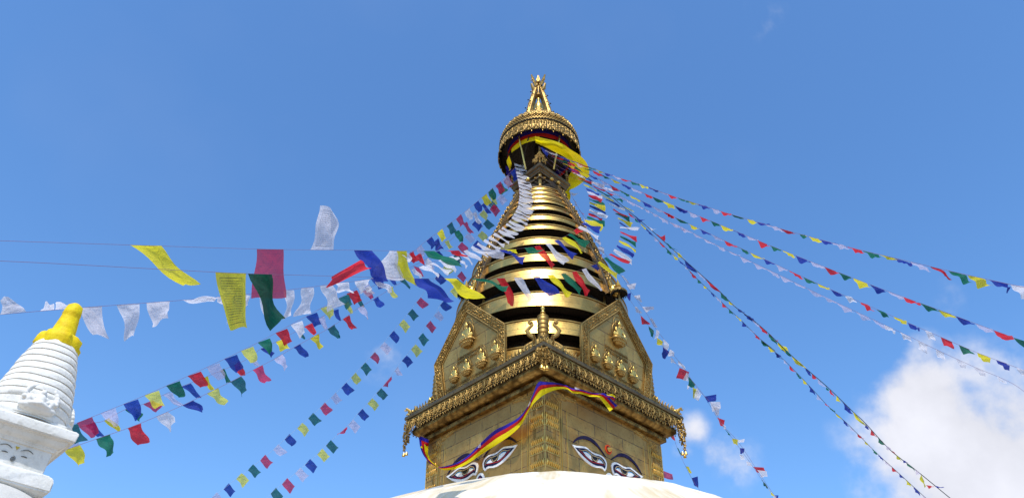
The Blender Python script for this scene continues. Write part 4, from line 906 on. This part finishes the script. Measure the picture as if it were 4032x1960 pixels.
D2.zflags(3,'Y 1632 120 1690 98 1740 165 1665 180;B 1522 172 1580 150 1622 200 1612 242;W 1440 262 1485 240 1507 290 1492 305;R 1335 300 1370 256 1411 345 1378 366;G 1230 345 1255 312 1300 410 1278 424;Y 1100 380 1138 368 1186 460 1165 472;B 945 450 1015 420 1072 520 1058 532;W 815 508 880 485 945 575 930 588;R 670 568 740 545 812 570 775 630;G 540 615 610 592 660 640 652 695;Y 385 690 420 670 520 750 480 768;B 245 725 318 700 370 800 340 812;W 98 830 160 760 212 865 125 885')
D3=mk('lowest of three colourful flag strings, ending in a yellow flag by the stupa',[(2040,675),(2000,760),(1940,800),(1880,850),(1780,940),(1640,1070)]+[zp(2,*q) for q in ((1305,760),(1185,835),(1062,905),(937,995),(812,1075),(672,1150),(532,1228))]+[zp(3,*q) for q in ((1618,245),(1462,325),(1305,408),(1130,495),(953,580),(763,662),(556,745),(328,823),(98,905))]+[(190,1800)],31,15)
THINNED.append(D3)
D3.zflags(2,'Y 1305 755 1345 722 1385 815 1365 830;B 1185 835 1228 805 1275 880 1245 908;W 1062 910 1108 880 1150 985 1135 998;R 937 995 993 960 1036 1065 1015 1083;G 812 1075 872 1035 915 1135 890 1155;Y 672 1155 740 1112 778 1215 765 1240',Ltrue=.5)
D3.zflags(3,'B 1758 160 1808 135 1860 215 1838 242;W 1618 245 1678 210 1722 300 1692 326;R 1462 322 1535 288 1586 405 1545 425;G 1305 408 1380 370 1432 470 1384 515;Y 1130 492 1212 452 1283 545 1262 574;B 953 578 1030 543 1118 612 1075 633;W 763 660 848 626 918 700 852 773;R 556 742 655 710 704 830 630 875;G 328 822 430 790 470 912 410 949;Y 98 903 213 867 262 1000 187 1019',Ltrue=.5)
# --- two straight strings of square flags
E1P=[(4,c,x,y) for c,x,y in (('R',930,132),('G',880,198),('Y',830,258),('B',775,322),('W',722,388),('R',665,445),('G',610,505),('Y',555,562),('B',500,620),('W',440,678),('R',378,735),('G',310,795),('Y',247,852),('B',175,915),('W',110,975),('R',35,1035))]+[(3,'G',1428,1048),(3,'Y',1343,1112),(3,'B',1252,1185),(3,'W',1165,1250)]
E1u=[(5,'G',808,470),(5,'Y',718,560),(5,'B',645,660),(5,'W',575,785),(5,'R',505,880),(5,'G',455,985),(5,'Y',360,1085),(5,'B',282,1190)]
E1=mk('left of two straight strings of small square flags reaching the bottom edge',[(2035,680),(1990,735)]+[zp(z,x,y) for z,c,x,y in E1u]+[zp(z,x,y) for z,c,x,y in E1P]+[(780,2010)],31,25,rad=.0035,mat=PCORD)
def squares(cord,L,c0,c1,seed):
    r=random.Random(seed)
    for i,(z,c,x,y) in enumerate(L):
        t=i/len(L); k=c0+(c1-c0)*t; a=zp(z,x,y); j=lambda:r.uniform(.88,1.12)
        cord.flag(c,a,(a[0]+17*k,a[1]-19*k),(a[0]+41*k*j(),a[1]+7*k*j()),(a[0]+23*k*j(),a[1]+26*k*j()),Ltrue=.36,amp=.5,bow=r.uniform(-.05,.05),special=THIN)
squares(E1,E1u+E1P,1.0,1.25,3)
E2u=[(5,'W',890,405),(5,'R',820,510),(5,'G',755,655),(5,'Y',702,770),(5,'B',655,865),(5,'R',500,1168)]
E2P=[(2,'G',1845,700),(2,'Y',1818,768)]+[(4,c,x,y) for c,x,y in (('B',1066,148),('W',1032,208),('R',985,265),('G',942,335),('Y',900,400),('B',848,465))]
E2Q=[(4,c,x,y) for c,x,y in (('G',702,650),('Y',650,710),('B',593,770),('W',540,832))]+[(4,c,x,y) for c,x,y in (('G',412,950),('Y',362,1000),('B',292,1060),('W',235,1110),('R',160,1170),('G',95,1225))]
E2=mk('right of two straight strings of small square flags, nearer the golden tower',[(2040,700),(2000,740)]+[zp(z,x,y) for z,c,x,y in E2u+E2P]+[zp(4,805,525),zp(4,738,612)]+[zp(z,x,y) for z,c,x,y in E2Q]+[(1010,2010)],31,25,rad=.0035,mat=PCORD)
squares(E2,E2u+E2P,1.0,1.1,5); squares(E2,E2Q,1.1,1.3,6)
E2.zflags(4,'W 805 525 825 500 845 545 822 552;R 738 612 788 553 780 590 765 610;R 473 890 537 842 530 865 500 880',special=THIN)
# --- right-hand strings
def run(cord,z,txt,style,amp=.7):
    it=[t.split() for t in txt.split(';') if t.strip()]; pts=[(q[0],*zp(z,float(q[1]),float(q[2]))) for q in it]
    for i,(c,x,y) in enumerate(pts):
        if i+1<len(pts): nx,ny=pts[i+1][1:]
        else: nx,ny=2*x-pts[i-1][1],2*y-pts[i-1][2]
        dx,dy=nx-x,ny-y; L=math.hypot(dx,dy); ux,uy=dx/L,dy/L; r=random.Random(int(x*7+y)); w=L*style[0]*r.uniform(.82,1.02); h=L*style[1]*r.uniform(.5,1.0); sh=style[2]*L*r.uniform(.8,1.2)
        # cord goes down right; cloth hangs from it and is blown along it
        px,py=-uy,ux
        if px*0+py*1<0: px,py=-px,-py
        a=(x,y); b=(x+ux*w,y+uy*w); c_=(b[0]+ux*sh+px*h*.22,b[1]+uy*sh+py*h*.22); d_=(a[0]+ux*(w*.75)+px*h,a[1]+uy*(w*.75)+py*h)
        cord.flag(c,a,b,c_,d_,amp=amp,Ltrue=.42,res=(5,6),special=THIN if c=='W' else None)
F1=mk('topmost of the long coloured flag strings running to the right edge',[(2150,590),(2220,622),(2311,654),(2368,676),(2435,700),(2531,728),(2600,755),(2746,803),(2922,857),(3122,914),(3334.5,971),(3523,1016),(3732,1065),(3887,1099.5),(4060,1137)],30.8,16)
run(F1,6,'B 300 232;R 360 250;G 440 284;Y 510 310;B 565 328;W 635 352;R 705 377;G 790 405;Y 862 430;B 935 456;W 1015 480;R 1095 508;G 1175 538',(.98,.22,.35))
run(F1,7,'Y 180 250;B 240 270;W 310 290;R 385 315;G 455 335;Y 530 358;B 607 380;W 685 400;R 775 428;G 862 453;Y 935 472;B 1025 497;W 1115 520;R 1210 545;G 1310 572;Y 1413 598;B 1515 620;W 1620 650',(.95,.26,.38))
F1.zflags(7,'R 1748 676 1820 692 1896 752 1850 738;G 1865 702 1950 718 2025 776 1960 770;Y 1995 730 2085 748 2166 793 2080 808;B 2120 757 2255 788 2270 830 2240 818;W 2272 790 2362 803 2400 885 2335 872')
F2=mk('second from the top of the long coloured flag strings running to the right edge',[(2140,600),(2240,650),zp(6,485,315),zp(6,560,350),zp(6,715,418),zp(6,880,490),zp(6,1060,565),zp(7,15,245),zp(7,172,315),zp(7,388,403),zp(7,627,503),zp(7,875,602),zp(7,1157,712),zp(7,1470,832),zp(7,1800,952),zp(7,2158,1085),zp(7,2400,1175)],30.8,20)
run(F2,6,'W 340 248;G 410 280;R 485 315;G 560 350;Y 630 380;B 715 418;W 795 455;R 880 490;G 975 530;Y 1060 565;B 1158 605',(.88,.33,.35))
run(F2,7,'B 92 282;W 172 315;R 250 348;G 322 375;Y 388 403;B 470 437;W 550 470;R 627 503;G 707 537;Y 792 570;B 875 602;W 970 638;R 1062 677;G 1157 712;Y 1252 748;B 1360 790;W 1470 832;R 1570 872;G 1680 910;Y 1800 952;B 1915 995;W 2040 1042;R 2158 1085;G 2290 1130',(.80,.38,.35))
F3=mk('third long coloured flag string from the top, crossing the cloud',[(2140,610),(2225,670),zp(6,450,345),zp(6,620,430),zp(6,785,515),zp(6,970,605),zp(6,1165,700),zp(7,95,355),zp(7,328,465),zp(7,575,580),zp(7,835,700),zp(7,1100,820),zp(7,1402,950),zp(7,1715,1085),zp(7,2052,1230),zp(8,2205,545),(4075,1475)],30.8,21)
run(F3,6,'R 280 258;Y 390 335;B 450 348;W 530 388;R 620 432;G 705 475;Y 785 515;B 870 558;W 970 605;R 1065 650',(.88,.30,.35))
run(F3,7,'R 20 318;G 95 355;Y 178 390;B 250 430;W 328 465;R 410 505;G 497 545;Y 575 580;B 662 622;W 745 658;R 835 700;G 922 740;Y 1015 782;B 1100 820',(.80,.32,.35))
F3.zflags(7,'W 1195 862 1240 870 1282 912 1225 905;R 1297 905 1345 920 1390 958 1345 950;G 1402 950 1455 970 1490 1005 1440 992;Y 1505 992 1570 1018 1600 1047 1540 1030;B 1600 1037 1660 1060 1690 1088 1650 1092;W 1715 1085 1760 1100 1790 1155 1740 1145;R 1817 1132 1890 1160 1907 1207 1838 1190;G 1937 1180 2000 1208 2040 1243 1965 1243')
F3.zflags(8,'Y 1990 462 2050 485 2063 516 2005 508;B 2090 502 2150 522 2168 560 2120 545;W 2205 545 2250 560 2262 600 2225 580')
F4=mk('long all white flag string in front of the big cloud at right',[(2130,620),(2230,690),zp(6,560,450),zp(6,755,550),zp(6,960,655),zp(6,1180,770),zp(7,130,415),zp(7,350,528),zp(7,595,645),zp(7,862,772),zp(7,1145,908),zp(7,1447,1048),zp(7,1665,1150),zp(8,1765,445),zp(8,1972,540),zp(8,2180,630),(4080,1580)],30.8,24)
run(F4,6,'W 440 385;W 500 418;W 560 450;W 620 480;W 690 515;W 755 550;W 830 590;W 900 625;W 960 655;W 1025 688;W 1110 735;W 1180 770',(.9,.28,.3))
run(F4,7,'W 55 380;W 130 415;W 200 450;W 275 490;W 350 528;W 430 565;W 510 602;W 595 645;W 690 690;W 770 730;W 862 772;W 950 815;W 1050 862;W 1145 908;W 1265 962;W 1370 1015',(.85,.28,.3))
F4.zflags(7,'W 1447 1048 1510 1075 1530 1108 1480 1095;W 1553 1098 1620 1130 1632 1165 1580 1145')
F4.zflags(8,'W 1670 400 1720 422 1720 470 1672 445;W 1765 445 1812 468 1822 510 1775 488;W 1875 500 1920 522 1930 548 1890 540;W 1972 540 2030 568 2038 592 1985 575;W 2090 595 2150 622 2160 632 2110 615')
# --- steep strings
G1=mk('upper of two steep flag strings on dark rope falling to the lower right',[(2160,600),(2250,645),zp(6,480,400),zp(6,570,465),zp(6,700,580),zp(6,820,680),zp(6,1000,832)]+[zp(7,*q) for q in ((155,630),(240,705),(380,830),(480,930),(600,1020),(700,1105),(840,1240))]+[zp(8,*q) for q in ((1040,530),(1180,650),(1320,785),(1380,840),(1520,990),(1660,1100),(1850,1255))],30.8,26,mat=ROPE,rad=.012)
G1.zflags(6,'W 540 430 575 455 665 485 600 470;R 590 480 625 510 672 515 640 522;G 645 522 690 560 742 550 735 582;Y 735 600 775 635 835 660 810 640;B 820 678 855 705 920 725 880 735;W 910 755 950 790 1008 800 975 808;R 1000 830 1035 860 1085 850 1080 893;G 1080 900 1110 925 1185 970 1130 950;Y 1155 968 1195 1000 1255 1040 1200 1020')
run(G1,7,'B 155 630;W 240 705;R 290 750;G 382 828;Y 445 890;B 490 935;B 545 972;W 595 1018;R 640 1058;G 700 1108;Y 757 1165',(.7,.28,.45))
G1.zflags(7,'B 548 972 590 1008 622 1022 580 1018;R 690 1105 725 1140 758 1158 745 1158;Y 757 1165 800 1200 840 1228 790 1190')
run(G1,8,'G 905 410;Y 985 478;B 1055 535;R 1090 578;W 1125 605;G 1165 645;R 1190 668;Y 1222 700;B 1258 732;Y 1315 785;B 1380 845;R 1410 880;G 1450 920;W 1490 955;R 1525 985;Y 1550 1010;B 1580 1045;G 1612 1055;W 1650 1095;Y 1690 1118;R 1712 1180;B 1756 1186',(.7,.34,.5))
G2=mk('lower of two steep parallel flag strings falling to the lower right',[(2165,620),(2260,680),(2400,780),zp(6,830,703),zp(6,985,850),zp(6,1145,1005)]+[zp(7,*q) for q in ((160,670),(240,755),(360,868),(440,945),(530,1028),(650,1145),(745,1220))]+[zp(8,*q) for q in ((820,395),(935,495),(1045,605),(1125,690),(1190,760),(1290,850),(1360,920),(1450,1010),(1560,1110),(1740,1275))],30.8,27,mat=ROPE,rad=.008)
run(G2,6,'R 780 655;G 830 708;Y 880 752;B 925 795;W 985 850;R 1035 898;G 1085 947;Y 1145 1005;B 1195 1048',(.7,.28,.4))
run(G2,7,'W 160 670;R 190 702;G 240 750;Y 280 790;B 318 825;W 360 868;R 402 905;G 443 948;Y 488 990;B 528 1025;W 575 1072;R 612 1105;G 652 1145;Y 698 1190;B 745 1225',(.62,.30,.4))
run(G2,8,'G 822 398;Y 865 435;B 895 467;W 940 502;R 970 533;G 1008 570;Y 1042 605;B 1078 642;W 1122 690;R 1165 738;G 1190 757;Y 1228 788;B 1262 825;W 1300 862;R 1335 892;Y 1380 935;W 1410 970;G 1425 985;B 1458 1015;W 1490 1050;R 1525 1082;B 1568 1118;Y 1605 1152;B 1645 1190;W 1690 1232',(.6,.28,.4))
H1=mk('coloured flag string hanging nearest the right side of the golden tower',[(2225,745),zp(6,300,500),zp(6,370,625),zp(6,440,745),zp(6,520,990),zp(8,90,150),zp(8,170,265),zp(8,213,322),zp(8,258,385),zp(8,300,445),zp(8,375,540),zp(8,430,595),zp(8,510,695),zp(8,583,815),zp(8,625,875),zp(8,690,960),zp(8,780,1085),zp(8,860,1200),zp(8,930,1290)],31,27)
H1.zflags(6,'W 300 480 315 500 388 505 335 522;W 315 540 328 565 385 622 350 600;R 368 625 382 650 422 682 400 672;W 405 695 420 715 440 745 412 730;R 520 992 535 998 567 1005 560 1020')
H1.zflags(8,'B 88 150 118 140 112 185 98 172;R 170 262 175 312 220 308 200 290;G 213 320 240 345 240 383 225 375;Y 258 380 290 405 285 430 258 420;B 283 435 325 460 298 500 282 470;R 380 545 432 570 412 618 362 602;G 425 595 465 635 460 650 425 645;Y 450 652 478 665 475 712 455 710;B 508 705 578 690 575 725 530 735;R 583 815 625 830 615 868 605 860;G 622 873 655 910 650 912 640 905;Y 665 928 700 935 695 960 672 955;B 698 985 732 982 725 1010 708 1008;R 780 1080 835 1085 850 1110 800 1105;G 823 1150 860 1195 858 1198 840 1180;Y 862 1200 895 1240 885 1240 875 1225;B 885 1238 915 1235 912 1252 900 1250',amp=.6)
H2=mk('string of mostly white flags tangled with the coloured one right of the tower',[zp(6,420,745),zp(6,500,870),zp(6,560,960),zp(8,65,50),zp(8,105,120),zp(8,145,175),zp(8,200,250),zp(8,240,320),zp(8,300,400),zp(8,350,480),zp(8,400,540),zp(8,470,650),zp(8,555,745),zp(8,610,850),zp(8,700,950),zp(8,800,1100),zp(8,900,1245),zp(8,935,1290)],27.5,26)
H2.zflags(6,'W 500 875 545 885 555 930 508 910;W 545 930 580 950 585 1000 530 960')
H2.zflags(8,'W 65 50 72 48 104 85 98 95;W 105 90 145 88 135 120 108 118;W 140 152 165 152 175 188 150 180;W 183 212 240 215 243 232 205 245;W 138 215 148 218 178 252 145 248;W 222 275 232 280 262 333 240 322;W 250 340 270 350 262 385 245 390;W 290 392 322 420 315 455 292 430;W 322 450 352 462 350 490 318 480;W 330 490 345 500 360 525 335 520;W 372 505 410 540 412 555 378 538;W 410 575 430 588 425 622 400 612;W 420 640 432 645 428 660 420 662;W 465 660 498 690 482 722 455 712;W 540 735 600 730 605 770 560 780;W 560 755 600 760 595 808 580 800;W 610 850 628 860 630 878 618 872;W 695 938 732 930 730 948 705 955;W 702 1015 725 1020 735 1048 712 1040;W 740 1050 765 1060 775 1078 745 1072;W 800 1098 850 1105 855 1138 820 1130;W 885 1235 905 1245 898 1252 890 1252',amp=.6)
I1=Cord('short sparse flag string dropping behind the right corner of the tower roof',[(2590,1660,27.5),(2640,1700,27.5),(2668,1765,27.4),(2700,1835,27.2),(2735,1900,27),(2800,1990,26.6)])
I1.zflags(8,'G 365 978 372 980 400 1030 385 1015;Y 415 1078 428 1080 446 1118 432 1115;B 458 1135 478 1133 482 1196 458 1180',amp=.5,Ltrue=.4)
I1.flag('R',(2640,1700),(2652,1700),(2660,1735),(2640,1718),amp=.5)
I1.flag('R',(2612,1852),(2648,1866),(2652,1888),(2614,1880),special=CLOTHP,amp=.4,snap=False)
# ================================================================ the small white stupa at left
LX,LY=-4.8122,7.0066
face_az=math.atan2(LX,LY)           # it roughly faces the camera
LS=empty('small_stupa',(LX,LY,0),-face_az*-1 if False else math.atan2(-LX,LY)+R(9))
tag(LS,'small whitewashed stupa with painted eyes and a yellow tip, at the lower left','small stupa')
mb=MB(); mb.sqlathe([(1.15,0),(1.15,.5),(1.02,.55),(1.02,.95),(.95,1.0),(.95,2.2),(.001,2.25)]); mb.build('plinth',WW2,LS)
mb=MB(); mb.lathe([(.95,2.2),(1.0,2.5)]+[(.92*math.cos(a)+.0,H(1.75)+1.08*math.sin(a)) for a in [R(-8+i*5) for i in range(20)]],n=64)
for v in mb.v: v+=Vector((noise.noise(v*3),noise.noise(v*3+Vector((5,0,0))),noise.noise(v*3+Vector((0,7,0)))))*.012
mb.build('dome',WW2,LS,angle=80)
def soft_sq(prof,name,mat,bev=.02,amp=.006):
    mb=MB(); mb.sqlathe(prof); me=mb.mesh(name); b=bmesh.new(); b.from_mesh(me); bmesh.ops.remove_doubles(b,verts=b.verts,dist=.0008)
    bmesh.ops.bevel(b,geom=[e for e in b.edges],offset=bev,segments=2,affect='EDGES'); bmesh.ops.subdivide_edges(b,edges=[e for e in b.edges if e.calc_length()>.1],cuts=4,use_grid_fill=True)
    for v in b.verts: v.co+=Vector((noise.noise(v.co*5),noise.noise(v.co*5+Vector((3,3,3))),noise.noise(v.co*5+Vector((9,1,3)))))*amp
    for f in b.faces: f.smooth=True
    b.to_mesh(me); b.free(); me.set_sharp_from_angle(angle=R(40)); me.materials.append(mat); o=bpy.data.objects.new(name,me); col.objects.link(o); o.parent=LS; return o
soft_sq([(.30,H(2.70)),(.395,H(2.76)),(.395,H(2.87)),(.37,H(2.91)),(.30,H(2.93)),(.0005,H(2.94))],'ledge',WW,.012)
soft_sq([(.295,H(2.86)),(.305,H(3.17)),(.0005,H(3.18))],'eye_block',WW,.008,.002)
soft_sq([(.0005,H(3.135)),(.312,H(3.14)),(.325,H(3.155)),(.325,H(3.175)),(.35,H(3.19)),(.385,H(3.225)),(.39,H(3.245)),(.432,H(3.255)),(.44,H(3.335)),(.43,H(3.355)),(.33,H(3.40)),(.33,H(3.43)),(.0005,H(3.44))],'cornice',WW,.008)
RW=lambda h: .188+.187*min(1,max(0,(4.34-h)/.70))**.78
mb=MB(); pf=[(.385,H(3.40))]
nr=11
for i in range(nr):
    h0=3.42+i*(4.34-3.42)/nr; h1=h0+(4.34-3.42)/nr; hm=(h0+h1)/2
    pf+=[(RW(h0)-.012,H(h0)),(RW(h0)+.006,H(h0)+.007),(RW(hm)+.010,H(hm)),(RW(h1)+.006,H(h1)-.007)]
pf+=[(.15,H(4.36))]
mb.lathe(pf,n=64)
for v in mb.v: 
    k=noise.noise(v*4)*.014+noise.noise(v*13)*.004; v.x*=1+k/.3; v.y*=1+k/.3; v.z+=noise.noise(v*6)*.006
mb.build('ringed_cone',WW,LS,angle=60)
mb=MB(); mb.lathe([(.17,H(4.27)),(.20,H(4.27)),(.213,H(4.31)),(.215,H(4.38)),(.205,H(4.43)),(.175,H(4.46)),(.15,H(4.47)),(.10,H(4.49))],n=48)
for v in mb.v:
    a=math.atan2(v.y,v.x); k=.014*math.sin(a*8+.7)+noise.noise(v*14)*.04; 
    if v.z>H(4.305): v.x*=1+k/.24; v.y*=1+k/.24; v.z+=noise.noise(v*9)*.02
mb.build('lotus_crown',YP,LS,angle=80)
mb=MB(); mb.lathe([(.128,H(4.46)),(.115,H(4.55)),(.098,H(4.68)),(.088,H(4.74)),(.094,H(4.75)),(.088,H(4.80)),(.078,H(4.855)),(.04,H(4.89)),(.0,H(4.895))],n=32)
for v in mb.v: k=noise.noise(v*9)*.05; v.x*=1+k; v.y*=1+k
mb.build('finial',YP,LS,angle=60)
# rounded relief panels in front of the cone, one per side
def lobed(w,h):
    P=[(-w*.8,0),(w*.8,0)]
    for i in range(21):
        a=PI*i/20; rr=1+.045*math.sin(a*8); P.append((w*math.cos(a)*rr,h*.42+h*.58*math.sin(a)*rr))
    return P
T=Matrix.Translation((0,-.115,H(3.385)))@Matrix.Rotation(R(-14),4,'X')@Matrix.Scale(.80,4); tp_=[]
def q_(c,r): tp_.append(('b',c,r))
q_((0,-.33,.17),(.21,.07,.20)); q_((0,-.34,.05),(.22,.08,.07)); q_((0,-.25,.12),(.16,.16,.16))
for i in range(15):
    a=PI*i/14-.15; a=-.2+(PI+.4)*i/14; q_((.185*math.cos(a),-.385,.17+.185*math.sin(a)),(.030,.03,.030))
q_((0,-.41,.13),(.055,.04,.075)); q_((0,-.42,.225),(.036,.035,.042)); tp_.append(('t',[(-.12,-.40,.05),(0,-.43,.06),(.12,-.40,.05)],[.022,.035,.022]))
for s_x in (-1,1): tp_.append(('t',[(s_x*.05,-.40,.18),(s_x*.10,-.40,.12),(s_x*.03,-.42,.08)],[.018,.02,.016])); q_((s_x*.13,-.395,.12),(.03,.03,.06))
pm_=remesh(tp_,.011,'relief_panel',WW); pm_.transform(T)
tpn=bpy.data.objects.new('relief_panel',pm_); col.objects.link(tpn); tpn.parent=LS
for k in range(1,4): copyto(tpn,LS,rot=(0,0,k*PI/2))
# painted face on each side
def paint(name,mat,pts,w,k,y=-.3015,z0=0):
    mb=MB(); n=len(pts); L=ribbon(pts,w) if w else pts; yy=lambda z:-(.2965+.01*(z-2.86)/.31)-.0035
    m=len(L); vs=[(x,yy(z)-.003,H(z)) for x,z in L]+[(x,yy(z)+.003,H(z)) for x,z in L]
    mb.add(vs,[tuple(range(m)),tuple(range(2*m-1,m-1,-1))]+[(i,(i+1)%m,m+(i+1)%m,m+i) for i in range(m)])
    return mb.build(name,mat,LS,rz=k*PI/2)
for k in range(4):
    for s in (-1,1):
        paint('painted_brow',GREYP,[(s*(.04+.012*i),3.085+.022*math.sin(PI*i/9)) for i in range(10)],.0022,k)
        paint('painted_eye',GREYP,[(s*(.058+.006*i),3.037+.004*math.sin(PI*i/9)) for i in range(10)],.0042,k)
    paint('painted_urna',MUST,[(-.019,3.112),(.019,3.112),(.0,3.082)],0,k)
    paint('painted_nose',GREYP,[(.001*i**1.02*math.cos(i*.62),2.995+.0012*i*math.sin(i*.62)) for i in range(2,24)],.0028,k)
